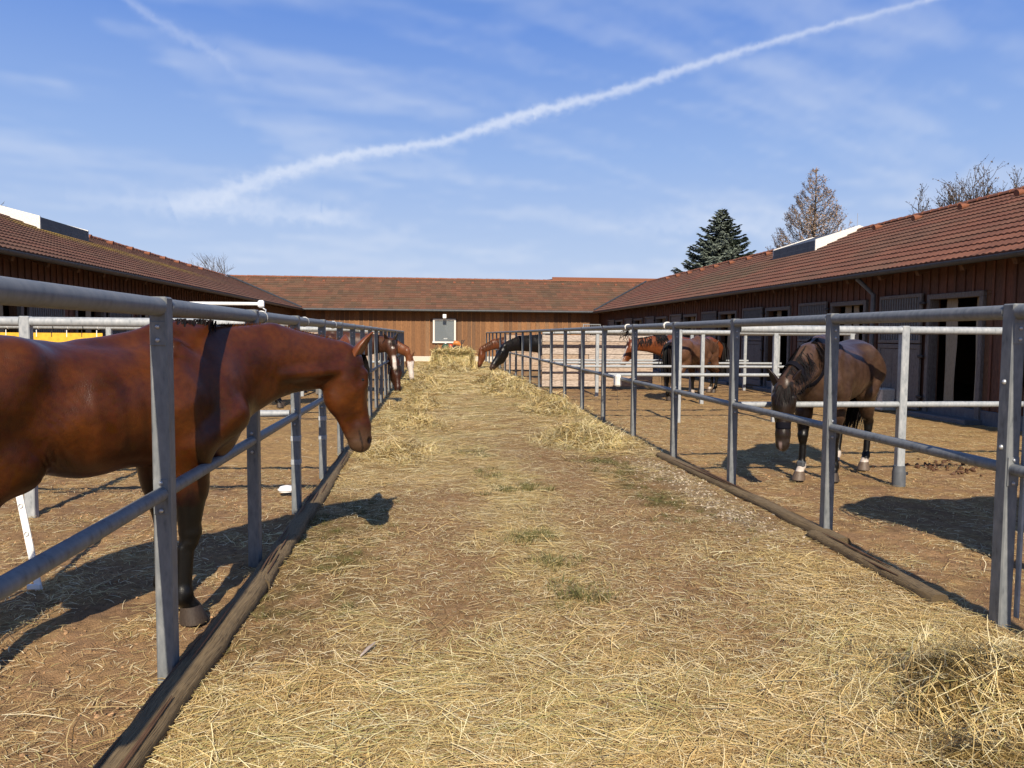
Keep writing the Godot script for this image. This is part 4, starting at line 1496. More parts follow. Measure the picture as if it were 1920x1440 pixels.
		for y in [0.35, 1.15, 1.6, 2.2]:
			part(root, "hinge", bx(Vector3(0.05, 0.05, 0.16), 0.008), M.black, at(P(X - s * 0.02, y, b + 0.14)))
	# roof
	var run := rx - ex
	var an := atan2(ry - ey, run)
	var down := Vector3(-s * cos(an), -sin(an), 0)
	var nn := Vector3(-s * sin(an), cos(an), 0)
	var across := Vector3(0, 0, s)
	var df := d1 + 5.0
	var roof := part(root, "roof", slab(P(s * ex, ey, d0), P(s * rx, ry, d0), P(s * rx, ry, df), P(s * ex, ey, df), 0.10, M.deck))
	part(root, "far_slope", slab(P(s * rx, ry, d0), P(s * (rx + run), ey, d0), P(s * (rx + run), ey, df), P(s * rx, ry, df), 0.10, M.deck))
	var eave := P(s * (ex - 0.07), ey - 0.035, df if s > 0 else d0) + nn * 0.012
	var sky_a := 23.5 if s > 0 else 22.85
	var keep := func(p: Vector3) -> bool:
		var d := -p.z
		var x := absf(p.x)
		if x > rx - 0.02 or d < d0:
			return false
		if d - 43.5 > x - ex + 0.25:
			return false
		return not (d > sky_a and d < sky_a + 2.95 and x > rx - 1.45)
	var lichen := func(p: Vector3) -> Color:
		var d := -p.z
		var x := absf(p.x)
		var v := rng.randf_range(0.84, 1.12)
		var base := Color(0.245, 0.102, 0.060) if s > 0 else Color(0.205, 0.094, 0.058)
		base = base.lerp(Color(0.20, 0.11, 0.068), clampf(0.4 + nz.get_noise_2d(d * 0.3, x * 0.8) * 1.2, 0, 0.8))
		var n := nz.get_noise_2d(d * 1.6, x * 1.6)
		if s < 0.0:
			var g := exp(-pow((x - (rx - 1.9) + (d - 24.0) * 0.08) / 0.45, 2)) * smoothstep(20.5, 22.0, d) * (1.0 - smoothstep(29.0, 37.0, d))
			base = base.lerp(Color(0.40, 0.28, 0.05), clampf(g * (0.75 + n), 0, 0.9))
		else:
			var g := exp(-pow((x - (rx - 2.6)) / 1.0, 2)) * smoothstep(24.0, 26.0, d) * (1.0 - smoothstep(31.0, 35.0, d))
			base = base.lerp(Color(0.16, 0.12, 0.065), clampf(g * (0.7 + n), 0, 0.85))
		return base * v
	var slope := sqrt(run * run + (ry - ey) * (ry - ey))
	tile_roof(roof, eave, across, nn, down, df - d0, int(slope / 0.367) + 1, keep, lichen, M.tiles if s > 0 else M.tiles_left, 300)
	ridge_run(roof, P(s * rx, ry + 0.02, maxf(d0, 9.0)), P(s * rx, ry + 0.02, sky_a), M.ridge)
	ridge_run(roof, P(s * rx, ry + 0.02, sky_a + 3.0), P(s * rx, ry + 0.02, 48.0), M.ridge)
	# vent tiles under the ridge
	var vm := MB.new()
	vm.tube([Vector3(0, 0.03, -0.22), Vector3(0, 0.06, -0.1), Vector3(0, 0.085, 0.02)], [0.03, 0.07, 0.085], 10)
	var vmesh := vm.mesh(M.ridge)
	var vd := d0 + 0.8
	while vd < 42.0:
		if not (vd > sky_a - 0.5 and vd < sky_a + 3.4):
			part(roof, "vent_tile", vmesh, null, Transform3D(Basis(across, nn, down), P(s * rx, ry, vd) + down * 0.62 + nn * 0.03))
		vd += 1.85
	# gutter and rafter ends
	var gm := MB.new()
	var prof := []
	for d in [d0, 43.4]:
		var ring := PackedVector3Array()
		for k in 11:
			var a2 := PI + PI * k / 10.0
			ring.append(P(s * (ex - 0.10) + cos(a2) * 0.075, ey - 0.03 + sin(a2) * 0.085, d))
		for k in 11:
			var a2 := TAU - PI * k / 10.0
			ring.append(P(s * (ex - 0.10) + cos(a2) * 0.066, ey - 0.028 + sin(a2) * 0.076, d))
		prof.append(ring)
	gm.loft(prof)
	part(root, "gutter", gm.mesh(M.gutter))
	var rd := d0 + 0.5
	while rd < 43.0:
		var rm := MB.new()
		add_box(rm, Vector3.ZERO, Vector3(0.85, 0.15, 0.10), 0.008, Basis(Vector3(0, 0, 1), s * an))
		part(root, "rafter_end", rm.mesh(M.dark_wood), null, at(P(s * (ex + 0.42), ey + 0.08 - 0.03, rd)))
		rd += 1.25
	# roof light astride the ridge
	var sx := rx - 1.45
	var sy0 := ey + (sx - ex) * (ry - ey) / run
	var top := sy0 + 0.36
	var peak := ry + 0.16
	var sl := part(root, "roof_light", slab(P(s * sx, top, sky_a), P(s * rx, peak, sky_a), P(s * rx, peak, sky_a + 3.0), P(s * sx, top, sky_a + 3.0), 0.05, M.slate))
	part(sl, "far_pane", slab(P(s * rx, peak, sky_a), P(s * (rx + 1.45), top, sky_a), P(s * (rx + 1.45), top, sky_a + 3.0), P(s * rx, peak, sky_a + 3.0), 0.05, M.slate))
	for k in 2:
		part(sl, "cladding", bx(Vector3(0.04, 0.19, 3.0), 0.006), M.slate, at(P(s * (sx + 0.02 - 0.012 * k), top - 0.09 - 0.185 * k, sky_a + 1.5)))
	for q in [[sky_a - 0.03, 1.0], [sky_a + 3.03, -1.0]]:
		var gb := MB.new()
		var ol := [P(s * sx, sy0 + 0.02, q[0]), P(s * sx, top + 0.03, q[0]), P(s * rx, peak + 0.03, q[0]), P(s * (rx + 1.45), top + 0.03, q[0]), P(s * (rx + 1.45), sy0, q[0]), P(s * rx, ry - 0.02, q[0])]
		var th := Vector3(0, 0, -0.04 * q[1])
		for z in [[0, 1, 2, 5], [5, 2, 3, 4]]:
			gb.quad(ol[z[0]], ol[z[1]], ol[z[2]], ol[z[3]])
			gb.quad(ol[z[0]] + th, ol[z[3]] + th, ol[z[2]] + th, ol[z[1]] + th)
		for z in 6:
			gb.quad(ol[z], ol[z] + th, ol[(z + 1) % 6] + th, ol[(z + 1) % 6])
		part(sl, "white_gable", gb.mesh(M.white_trim))
	part(sl, "lightning_rod", pipe_mesh(P(s * rx, peak, sky_a + 0.1), P(s * rx, peak + 0.42, sky_a + 0.1), 0.008, 6), M.bolt)
	if s > 0:
		var dp := MB.new()
		dp.tube([P(ex - 0.05, 2.8, 15.95), P(wx - 0.15, 2.45, 15.95), P(wx - 0.15, 0.0, 15.95)], [0.05, 0.05, 0.05], 12)
		part(root, "downpipe", dp.mesh(M.grey_metal))
		var sp := MB.new()
		sp.tube([P(wx - 0.15, -0.02, 15.95), P(wx - 0.15, 1.0, 15.95), P(wx - 0.15, 1.06, 15.95)], [0.085, 0.085, 0.055], 14)
		part(root, "pipe_guard", sp.mesh(M.grey_metal))
		part(root, "mounting_block", bx(Vector3(0.35, 0.46, 0.4), 0.02), M.plaster, at(P(wx - 0.22, 0.22, 15.3)))

func back_barn() -> void:
	var root := thing("barn", "long low brown timber barn with a mossy tiled roof closing the yard", "barn")
	var D := 44.1
	var ey := 2.92
	var ry := 4.92
	var wall := part(root, "wall", bx(Vector3(17.6, 3.0, 0.14), 0.01), M.dark_wood, at(P(1.0, 1.5, D + 0.12)))
	part(root, "plinth", bx(Vector3(17.6, 0.34, 0.2), 0.015), M.plaster, at(P(1.0, 0.12, D + 0.03)))
	part(root, "back_wall", bx(Vector3(17.6, 3.0, 0.14), 0.01), M.dark_wood, at(P(1.0, 1.5, D + 8.0)))
	for x in [-7.7, 9.7]:
		part(root, "end_wall", bx(Vector3(0.14, 3.0, 7.8), 0.01), M.dark_wood, at(P(x, 1.5, D + 4.0)))
	var x := -7.7
	while x < 9.7:
		var lo := 0.3
		var hi := 2.9
		var inwin := x > -0.2 and x < 1.5
		var runs := [[lo, hi]]
		if inwin:
			runs = [[lo, 1.04], [2.42, hi]]
		for r in runs:
			part(wall, "board", bx(Vector3(0.252, r[1] - r[0], 0.024), 0.005), M.brown[rng.randi() % 5], at(P(x, (r[0] + r[1]) * 0.5, D + rng.randf_range(-0.004, 0.004) + 0.03) - wall.position, Basis(Vector3.UP, rng.randfn(0, 0.012))))
			part(wall, "board", bx(Vector3(0.05, r[1] - r[0] + 0.02, 0.03), 0.004), M.brown[2 if rng.randf() < 0.7 else 0], at(P(x + 0.132, (r[0] + r[1]) * 0.5, D - 0.006) - wall.position))
		x += 0.264
	# window
	var wn := part(root, "window", bx(Vector3(1.30, 0.10, 0.10), 0.01), M.white_trim, at(P(0.66, 2.38, D - 0.03)))
	part(wn, "sill", bx(Vector3(1.36, 0.09, 0.16), 0.01), M.white_trim, at(P(0.66, 1.09, D - 0.05) - wn.position))
	for e in [0.06, 1.26]:
		part(wn, "stile", bx(Vector3(0.10, 1.22, 0.10), 0.01), M.white_trim, at(P(e, 1.735, D - 0.03) - wn.position))
	part(wn, "pane", bx(Vector3(1.1, 1.2, 0.012), 0.002), M.glass, at(P(0.66, 1.735, D - 0.02) - wn.position))
	part(wn, "painted_recess", bx(Vector3(1.12, 1.22, 0.01), 0.002), mat(Color(0.075, 0.09, 0.095), 0.7), at(P(0.66, 1.735, D + 0.014) - wn.position))  # flat sheet coloured dark in place of the shaded recess behind the glass
	var cu := MB.new()
	for z in [0.0, 0.006]:
		cu.quad(Vector3(-0.12, 0.6, z), Vector3(0.54, 0.6, z), Vector3(0.54, -0.6, z), Vector3(0.12, -0.12, z))
	part(wn, "curtain", cu.mesh(mat(Color(0.13, 0.145, 0.148), 0.8)), null, at(P(0.66, 1.735, D - 0.002) - wn.position))
	part(wn, "latch", bx(Vector3(0.2, 0.07, 0.02), 0.006), M.white, at(P(0.72, 1.30, D - 0.004) - wn.position))
	part(root, "lamp", bx(Vector3(0.2, 0.24, 0.14), 0.02), M.white, at(P(0.66, 2.56, D - 0.48)))
	part(root, "lamp_arm", bx(Vector3(0.05, 0.05, 0.44), 0.01), M.black, at(P(0.66, 2.50, D - 0.20)))
	# roof
	var run := 4.6
	var de := 43.5
	var an := atan2(ry - ey, run)
	var down := Vector3(0, -sin(an), cos(an))
	var nn := Vector3(0, cos(an), sin(an))
	var roof := part(root, "roof", slab(P(-13, ey, de), P(14, ey, de), P(14, ry, de + run), P(-13, ry, de + run), 0.10, M.deck))
	part(root, "far_slope", slab(P(-13, ry, de + run), P(14, ry, de + run), P(14, ey, de + 2 * run), P(-13, ey, de + 2 * run), 0.10, M.deck))
	var keep := func(p: Vector3) -> bool:
		var up := -p.z - de
		return p.x < 9.2 + up + 0.5 and p.x > -7.2 - up - 0.5 and up < run - 0.02
	var tint := func(p: Vector3) -> Color:
		var n := nz.get_noise_2d(p.x * 0.5, p.z * 1.2) + 0.5 * nz.get_noise_2d(p.x * 3.0, p.z * 3.0)
		var c := Color(0.225, 0.105, 0.058).lerp(Color(0.155, 0.098, 0.055), clampf(0.5 + n, 0, 1))
		return c * rng.randf_range(0.8, 1.15)
	var slope := sqrt(run * run + (ry - ey) * (ry - ey))
	tile_roof(roof, P(-13, ey - 0.035, de - 0.07) + nn * 0.012, Vector3.RIGHT, nn, down, 27.0, int(slope / 0.367) + 1, keep, tint, M.tiles, 0)
	ridge_run(roof, P(-12.2, ry + 0.02, de + run), P(13.6, ry + 0.02, de + run), M.ridge)
	var gm := MB.new()
	gm.tube([P(-7.2, ey - 0.05, de - 0.1), P(9.2, ey - 0.05, de - 0.1)], [0.07, 0.07], 10)
	part(root, "gutter", gm.mesh(M.gutter))
	for k in 22:
		part(roof, "vent_tile", bx(Vector3(0.16, 0.07, 0.2), 0.02), M.ridge, Transform3D(Basis(Vector3.RIGHT, nn, down), P(-11.0 + k * 1.12, ry, de + run) + down * 0.6 + nn * 0.05))
	# valley flashings where the side roofs run in
	for s in [[-7.2, -1.0, 12.3], [9.2, 1.0, 13.5]]:
		var vm := MB.new()
		var rise: float = (absf(s[2]) - absf(s[0]))
		vm.tube([P(s[0], ey + 0.06, de), P(s[0] + s[1] * rise, ry + 0.08, de + run)], [0.06, 0.06], 6)
		part(root, "valley_flashing", vm.mesh(M.gutter))
	var wg := thing("wire_gate", "grey wire gate leaning in the barn's right corner", "gate", P(8.55, 0, 41.0), 0.25)
	for x2 in [-0.5, 0.5]:
		part(wg, "post", pipe_mesh(Vector3(x2, 0, 0), Vector3(x2, 2.15, 0), 0.025, 8), M.galv_pale)
	for y2 in [0.3, 1.2, 2.13]:
		part(wg, "rail", pipe_mesh(Vector3(-0.5, y2, 0), Vector3(0.5, y2, 0), 0.02, 8), M.galv_pale)
	for k2 in 7:
		part(wg, "bar", pipe_mesh(Vector3(-0.375 + k2 * 0.125, 0.3, 0), Vector3(-0.375 + k2 * 0.125, 2.13, 0), 0.01, 6), M.galv_pale)
	# another roof behind, seen over the ridge
	var fb := thing("hall", "dark roof of a hall showing over the right end of the barn", "hall", P(14.2, 0, 66))
	part(fb, "wall", bx(Vector3(8.0, 5.0, 9.0), 0.02), M.dark_wood, at(Vector3(0, 2.5, 0)))
	part(fb, "roof", slab(Vector3(-4.8, 6.0, 5.3), Vector3(4.8, 6.0, 5.3), Vector3(4.8, 6.6, -5.3), Vector3(-4.8, 6.6, -5.3), 0.2, M.deck))
	part(fb, "fascia", bx(Vector3(9.6, 0.24, 0.1), 0.01), M.ridge, at(Vector3(0, 6.03, 5.36)))
	part(fb, "beam", bx(Vector3(8.8, 0.25, 0.3), 0.01), M.gutter, at(Vector3(0, 5.5, 4.9)))


# ---------------------------------------------------------------- logs, plank walls, small things
func log_beam(a: Vector3, b: Vector3, r: float, label: String) -> void:
	var mid := (a + b) * 0.5
	var root := thing("log_kerb", label, "log", mid, 0.0, "log kerbs under the fences")
	var m := MB.new()
	var rings := []
	var n := 22
	var dir := (b - a).normalized()
	var side := dir.cross(Vector3.UP).normalized()
	var sd := rng.randf() * 50.0
	for k in n + 1:
		var t := float(k) / n
		var c := a.lerp(b, t) - mid + side * 0.02 * nz.get_noise_1d(t * 3.0 + sd)
		var ring := PackedVector3Array()
		for q in 18:
			var an := -TAU * q / 18
			var rr := r * (1.0 + 0.10 * nz.get_noise_2d(t * 2.5 + sd, q * 1.3) - 0.10 * maxf(0.0, nz.get_noise_2d(q * 5.1 + sd, t * 0.9)))
			if k == 0 or k == n:
				rr *= 0.93
			ring.append(c + side * cos(an) * rr * 1.05 + Vector3.UP * clampf(sin(an) * 0.9, -0.8, 0.68) * rr)
		rings.append(ring)
	m.loft(rings)
	part(root, "trunk", m.mesh(M.log))
	# open drying cracks along the top
	var cm := MB.new()
	for q in 5:
		var t0 := rng.randf_range(0.05, 0.6)
		var an := rng.randf_range(0.7, 2.4)
		var p := []
		for k in 4:
			var t := t0 + k * 0.09
			p.append(a.lerp(b, t) - mid + side * cos(an + 0.05 * k) * r * 1.02 + Vector3.UP * sin(an + 0.05 * k) * r * 0.885)
		cm.tube(p, [0.002, 0.006, 0.006, 0.002], 5)
	part(root, "crack", cm.mesh(M.dark_wood))

func plank_wall(x0: float, x1: float, d: float, rows: int, low: float, called: String, label: String, mats: Array) -> void:
	var root := thing(called, label, "plank wall", P((x0 + x1) * 0.5, 0, d))
	var w := x1 - x0
	for k in rows:
		var y := low + 0.09 + k * 0.185
		var split := rng.randf_range(0.35, 0.65)
		for q in [[0.0, split], [split, 1.0]]:
			var l: float = (q[1] - q[0]) * w - 0.008
			part(root, "plank", bx(Vector3(l, 0.176, 0.045), 0.012), mats[rng.randi() % mats.size()], at(Vector3((q[0] + q[1]) * 0.5 * w - w * 0.5, y, rng.randf_range(-0.006, 0.006))))
	for e in [-0.5, 0.0, 0.5]:
		part(root, "post", bx(Vector3(0.09, low + rows * 0.185 + 0.02, 0.09), 0.008), M.grey_wood, at(Vector3(e * (w - 0.1), (low + rows * 0.185 + 0.02) * 0.5, -0.072)))

func small_things() -> void:
	rng.seed = 501
	for q in [[-1.065, 1.9, -1.03, 4.62, 0.068, "mossy cracked log kerb nearest the camera under the left fence"], [-1.02, 4.55, -1.03, 6.1, 0.066, "log kerb by the second left fence post with a pale broken end"], [-1.03, 6.05, -1.04, 7.75, 0.064, "log kerb under the left fence where the bay's head shadow ends"], [-1.05, 7.7, -1.07, 10.0, 0.062, "log kerb half buried in hay further along the left fence"],
			[2.84, 9.3, 2.95, 5.2, 0.06, "long weathered log kerb beside pale chippings under the right fence"], [2.86, 5.45, 2.86, 4.0, 0.055, "thin sunken log kerb lying in straw near the right gate post"]]:
		log_beam(P(q[0], q[4] * 0.35, q[1]), P(q[2], q[4] * 0.35, q[3]), q[4], q[5])
	plank_wall(3.1, 6.35, 21.75, 8, 0.05, "plank_wall", "nearer whitewashed plank wall behind the right fence", M.white_plank)
	plank_wall(3.1, 7.0, 32.5, 8, 0.05, "plank_wall", "farther whitewashed plank wall behind the black horse", M.white_plank)
	plank_wall(-4.4, -1.35, 19.6, 4, 0.85, "plank_wall", "cream board wall seen between the left fence posts", [M.white_plank[0], M.white_plank[2]])
	# yellow panel tied to the rail
	var yp := thing("yellow_panel", "yellow panel hung with cable ties from a cross fence rail beyond the bay horse", "panel", P(-6.05, 0.98, 12.78), 0.0)
	part(yp, "sheet", bx(Vector3(1.72, 1.02, 0.02), 0.004), M.yellow)
	for k in 8:
		var m := TorusMesh.new()
		m.inner_radius = 0.040
		m.outer_radius = 0.050
		m.rings = 16
		m.ring_segments = 6
		part(yp, "cable_tie", m, M.white if k % 2 else M.black, at(Vector3(-0.8 + k * 0.225, 0.61, -0.07), Basis(Vector3(0, 0, 1), PI / 2)))
		part(yp, "grommet", bx(Vector3(0.012, 0.11, 0.012), 0.003), M.white if k % 2 else M.black, at(Vector3(-0.8 + k * 0.225, 0.50, 0.008)))
	# white electric-fence stake leaning behind the bay
	var st := thing("fence_stake", "white plastic electric fence stake leaning in the soil under the bay's belly", "stake", P(-2.30, 0, 4.69))
	var ax := Vector3(-0.30, 1.25, -0.18)
	var sb := Basis(Vector3(0, 0, 1).cross(ax).normalized() * -1.0, ax.normalized(), Vector3.ZERO)
	sb.x = ax.normalized().cross(Vector3(0, 0, 1)).normalized()
	sb.z = sb.x.cross(sb.y)
	part(st, "blade", bx(Vector3(0.040, 1.3, 0.012), 0.003), M.white, at(ax * 0.49, sb))
	for k in 7:
		var m := TorusMesh.new()
		m.inner_radius = 0.009
		m.outer_radius = 0.015
		m.rings = 12
		m.ring_segments = 5
		part(st, "lug", m, M.bolt, at(ax * (0.12 + 0.13 * k) + sb.z * 0.008, sb * Basis(Vector3.RIGHT, PI / 2)))
	part(st, "foot", bx(Vector3(0.075, 0.03, 0.02), 0.004), M.white, at(Vector3(-0.02, 0.012, 0.01)))
	# white fence tape over the bay's rail, ending in an insulator
	var tp := thing("fence_tape", "white electric fence tape strung over the left paddock above the bay's neck", "tape", P(-1.15, 1.70, 5.35))
	var tm := MB.new()
	tm.tube([Vector3(-6.3, 0.0, 0.3), Vector3(-3.0, -0.015, 0.15), Vector3(-0.02, 0.0, 0)], [0.013, 0.013, 0.013], 6)
	part(tp, "ribbon", tm.mesh(M.white))
	part(tp, "insulator", bx(Vector3(0.04, 0.05, 0.04), 0.01), M.white, at(Vector3(0, 0, 0)))
	var hk := MB.new()
	hk.tube([Vector3(0.0, -0.02, 0), Vector3(0.03, -0.04, 0.0), Vector3(0.025, -0.07, 0), Vector3(0.0, -0.09, 0)], [0.006, 0.006, 0.006, 0.006], 6)
	part(tp, "hook", hk.mesh(M.bolt))
	# salt lick and rope on the right fence, knots on the rail
	var sk := thing("salt_lick", "square white salt lick hanging on the right fence's lower rail", "salt lick", P(2.93, 0.80, 12.0))
	part(sk, "block", bx(Vector3(0.10, 0.19, 0.17), 0.03), M.white_trim)
	part(sk, "cord", pipe_mesh(Vector3(0, -0.09, 0), Vector3(0, -0.42, 0.02), 0.003, 6), M.bark)
	for q in [[9.6, "pale rope knot on the right rail beside the fourth post"], [11.6, "frayed rope bunch hanging on the right rail above the bay's nose"]]:
		var kt := thing("rope_knot", q[1], "rope", P(2.98, 1.64, q[0]), 0.0, "rope knots on the rail")
		for k in 3:
			var m := TorusMesh.new()
			m.inner_radius = 0.038
			m.outer_radius = 0.052
			m.rings = 18
			m.ring_segments = 6
			part(kt, "loop", m, M.rope, at(Vector3(0, 0, 0.015 * (k - 1)), Basis(Vector3.RIGHT, PI / 2 + 0.15 * (k - 1))))
		if q[0] > 10.0:
			var m := MB.new()
			for k in 14:
				var p := [Vector3(0, -0.04, 0)]
				for z in 5:
					p.append(p[z] + Vector3(rng.randf_range(-0.06, 0.03), rng.randf_range(-0.06, 0.01), rng.randf_range(-0.03, 0.05)))
				m.tube(p, [0.005, 0.005, 0.005, 0.005, 0.004, 0.003], 4)
			part(kt, "frayed_end", m.mesh(M.bark))
	# lid, wood splinter
	var ld := thing("feed_lid", "small white round lid lying behind the third left fence post", "lid", P(-1.36, 0.03, 7.3), 0.4)
	var lm := MB.new()
	lm.tube([Vector3(0, 0, 0), Vector3(0, 0.02, 0), Vector3(0, 0.045, 0), Vector3(0, 0.055, 0)], [0.07, 0.075, 0.06, 0.02], 20)
	part(ld, "dish", lm.mesh(M.white))
	var lr := TorusMesh.new()
	lr.inner_radius = 0.068
	lr.outer_radius = 0.080
	part(ld, "rim", lr, M.white, at(Vector3(0, 0.018, 0)))
	var sp := thing("splinter", "pale split wood splinter lying on the mossy left edge of the lane", "splinter", P(-0.30, 0.035, 3.56), 0.0)
	var sm := MB.new()
	sm.tube([Vector3(-0.03, -0.01, 0.06), Vector3(0, 0.0, 0), Vector3(0.03, 0.005, -0.06)], [0.004, 0.009, 0.003], 6)
	part(sp, "sliver", sm.mesh(M.white_plank[3]))
	# wood chippings beside the right kerb
	var wc := Node3D.new()
	wc.name = "chippings"
	wc.set_meta("kind", "stuff")
	wc.set_meta("label", "pale wood chippings scattered beside the right kerb")
	add_child(wc, true)
	var chip := bx(Vector3(0.028, 0.008, 0.016), 0.003)
	var xf := []
	var cols := []
	for k in 9000:
		var x := rng.randf_range(1.7, 2.9)
		var d := rng.randf_range(4.6, 9.4)
		if rng.randf() < gravel(x, d) * 0.30 + 0.008:
			xf.append(Transform3D(Basis.from_euler(Vector3(rng.randfn(0, 0.35), rng.randf() * TAU, rng.randfn(0, 0.35))).scaled(Vector3(rng.randf_range(0.3, 1.2), rng.randf_range(0.4, 1.2), rng.randf_range(0.3, 1.2))), P(x, ground_y(x, d) + 0.006, d)))
			cols.append(Color(0.44, 0.37, 0.28) * rng.randf_range(0.45, 1.25))
	copies(wc, "chips", chip, xf, cols, M.hay)
	# crumbs of soil and dung in the paddocks
	var cr := Node3D.new()
	cr.name = "soil_crumbs"
	cr.set_meta("kind", "stuff")
	cr.set_meta("label", "brown soil crumbs and dung scattered over the trodden paddocks")
	add_child(cr, true)
	var cmb := MB.new()
	var cv := []
	for k in 12:
		var t := k / 11.0
		var an := k * 2.4
		cv.append(Vector3(sin(acos(1.0 - 2.0 * t)) * cos(an), 1.0 - 2.0 * t, sin(acos(1.0 - 2.0 * t)) * sin(an)) * 0.013 * rng.randf_range(0.6, 1.25))
	for a in 12:
		for b in range(a + 1, 12):
			for c in range(b + 1, 12):
				var nn: Vector3 = (cv[b] - cv[a]).cross(cv[c] - cv[a])
				var side := 0
				var hull := true
				for q in 12:
					if q != a and q != b and q != c:
						var s := signf(nn.dot(cv[q] - cv[a]))
						if side == 0:
							side = int(s)
						elif int(s) != side:
							hull = false
							break
				if hull:
					if side < 0:
						cmb.tri(cv[a], cv[c], cv[b])
					else:
						cmb.tri(cv[a], cv[b], cv[c])
	var crumb := cmb.mesh(null)
	xf = []
	cols = []
	for k in 26000:
		var left := rng.randf() < 0.5
		var x := rng.randf_range(-4.5, -1.15) if left else rng.randf_range(3.0, 8.5)
		var d := rng.randf_range(2.2, 9.0) if left else rng.randf_range(3.8, 16.0)
		if rng.randf() > 0.35 + 0.9 * nz.get_noise_2d(x * 2.0, d * 2.0):
			continue
		xf.append(Transform3D(Basis.from_euler(Vector3(rng.randf() * 6.0, rng.randf() * 6.0, 0)).scaled(Vector3(rng.randf_range(0.2, 1.2), rng.randf_range(0.2, 0.9), rng.randf_range(0.2, 1.2)) * pow(rng.randf(), 0.7)), P(x, ground_y(x, d) + 0.002, d)))
		cols.append(Color(0.36, 0.22, 0.115) * rng.randf_range(0.55, 1.2))
	for k in 60:
		var x := 5.9 + rng.randfn(0, 0.35)
		var d := 8.4 + rng.randfn(0, 0.22)
		xf.append(Transform3D(Basis.from_euler(Vector3(rng.randf() * 6.0, rng.randf() * 6.0, 0)).scaled(Vector3.ONE * rng.randf_range(1.2, 2.6)), P(x, ground_y(x, d) + 0.01, d)))
		cols.append(Color(0.085, 0.042, 0.022))
	copies(cr, "crumbs", crumb, xf, cols, M.hay)
	# grass
	var gr := Node3D.new()
	gr.name = "grass"
	gr.set_meta("kind", "stuff")
	gr.set_meta("label", "short green grass tufts on the mossy parts of the lane")
	add_child(gr, true)
	var tufts := []
	for k in 4:
		var m := MB.new()
		for q in 34:
			var a := rng.randf() * TAU
			var r := 0.05 * sqrt(rng.randf())
			var out := rng.randf_range(0.25, 1.0)
			var base := Vector3(cos(a) * r, -0.004, sin(a) * r)
			var l := rng.randf_range(0.03, 0.075)
			var dir := Vector3(cos(a + rng.randfn(0, 0.5)) * out, 1, sin(a + rng.randfn(0, 0.5)) * out).normalized()
			var side := dir.cross(Vector3(cos(a), 0, sin(a))).normalized() * 0.0018
			var tip := base + dir * l + Vector3(cos(a), -0.3, sin(a)) * l * 0.3 * out
			var col := Color(0.08, 0.09, 0.028).lerp(Color(0.17, 0.15, 0.06), rng.randf()) * rng.randf_range(0.7, 1.2)
			var md := base + dir * l * 0.6
			m.quad(base - side, base + side, md + side * 0.8, md - side * 0.8, col)
			m.tri(md - side * 0.8, md + side * 0.8, tip, col)
		tufts.append(m.mesh(M.leaf))
	var tx := [[], [], [], []]
	for k in 5200:
		var x := rng.randf_range(-1.0, 2.85)
		var d := rng.randf_range(2.6, 10.0)
		if rng.randf() < pow(moss(x, d), 1.2) * 1.0:
			tx[rng.randi() % 4].append(Transform3D(Basis(Vector3.UP, rng.randf() * TAU).scaled(Vector3.ONE * rng.randf_range(0.35, 0.8)), P(x, ground_y(x, d), d)))
	for q in [[0.62, 8.2, 5], [0.7, 7.3, 9], [0.95, 7.4, 7], [0.72, 5.55, 12], [0.78, 4.9, 7], [0.85, 4.3, 8], [0.5, 9.6, 6]]:
		for k in int(q[2]) * 2:
			tx[rng.randi() % 4].append(Transform3D(Basis(Vector3.UP, rng.randf() * TAU).scaled(Vector3.ONE * rng.randf_range(0.7, 1.25)), P(q[0] + rng.randfn(0, 0.10), 0.004, q[1] + rng.randfn(0, 0.10))))
	for q in 4:
		copies(gr, "tufts", tufts[q], tx[q], [])
	# the far bale and the garden machine on it
	var bl := thing("hay_bale", "big square hay bale loosening at the far end of the lane", "hay bale", P(0.88, 0, 33.6))
	part(bl, "block", bx(Vector3(1.5, 0.75, 1.2), 0.12), M.haycore, at(Vector3(0, 0.40, 0)))
	var hx := []
	var hc := []
	var cm := clump(20, 0.28, 0.36, 0.006, 0.03, 0.3)
	for k in 420:
		var f := rng.randi() % 3
		var p := Vector3(rng.randf_range(-0.74, 0.74), rng.randf_range(0.05, 0.75), 0.6)
		var nn := Vector3.BACK
		if f == 1:
			p = Vector3(rng.randf_range(-0.74, 0.74), 0.77, rng.randf_range(-0.6, 0.6))
			nn = Vector3.UP
		elif f == 2:
			var s := -1.0 if rng.randf() < 0.5 else 1.0
			p = Vector3(0.745 * s, rng.randf_range(0.05, 0.75), rng.randf_range(-0.6, 0.6))
			nn = Vector3(s, 0, 0)
		hx.append(Transform3D(Basis(Quaternion(Vector3.UP, (nn + Vector3(rng.randfn(0, 0.2), 0.1, rng.randfn(0, 0.2))).normalized())) * Basis(Vector3.UP, rng.randf() * TAU), p))
		hc.append(Color(0.86, 0.88, 0.82) * rng.randf_range(0.75, 1.1))
	copies(bl, "strands", cm, hx, hc)
	var gm := thing("garden_machine", "small orange and dark garden machine standing behind the hay bale", "machine", P(1.05, 0.16, 35.4))
	part(gm, "deck", bx(Vector3(0.62, 0.3, 0.5), 0.06), M.black, at(Vector3(0, 0.72, 0)))
	part(gm, "stand", bx(Vector3(0.5, 0.78, 0.4), 0.04), M.dark_wood, at(Vector3(0, 0.22, 0)))
	var cow := MB.new()
	cow.tube([Vector3(-0.12, 0.92, 0.1), Vector3(-0.04, 0.98, 0.1), Vector3(0.10, 0.95, 0.1), Vector3(0.22, 0.86, 0.1)], [0.05, 0.13, 0.13, 0.06], 14)
	part(gm, "engine_cowl", cow.mesh(mat(Color(0.50, 0.17, 0.035), 0.5)))
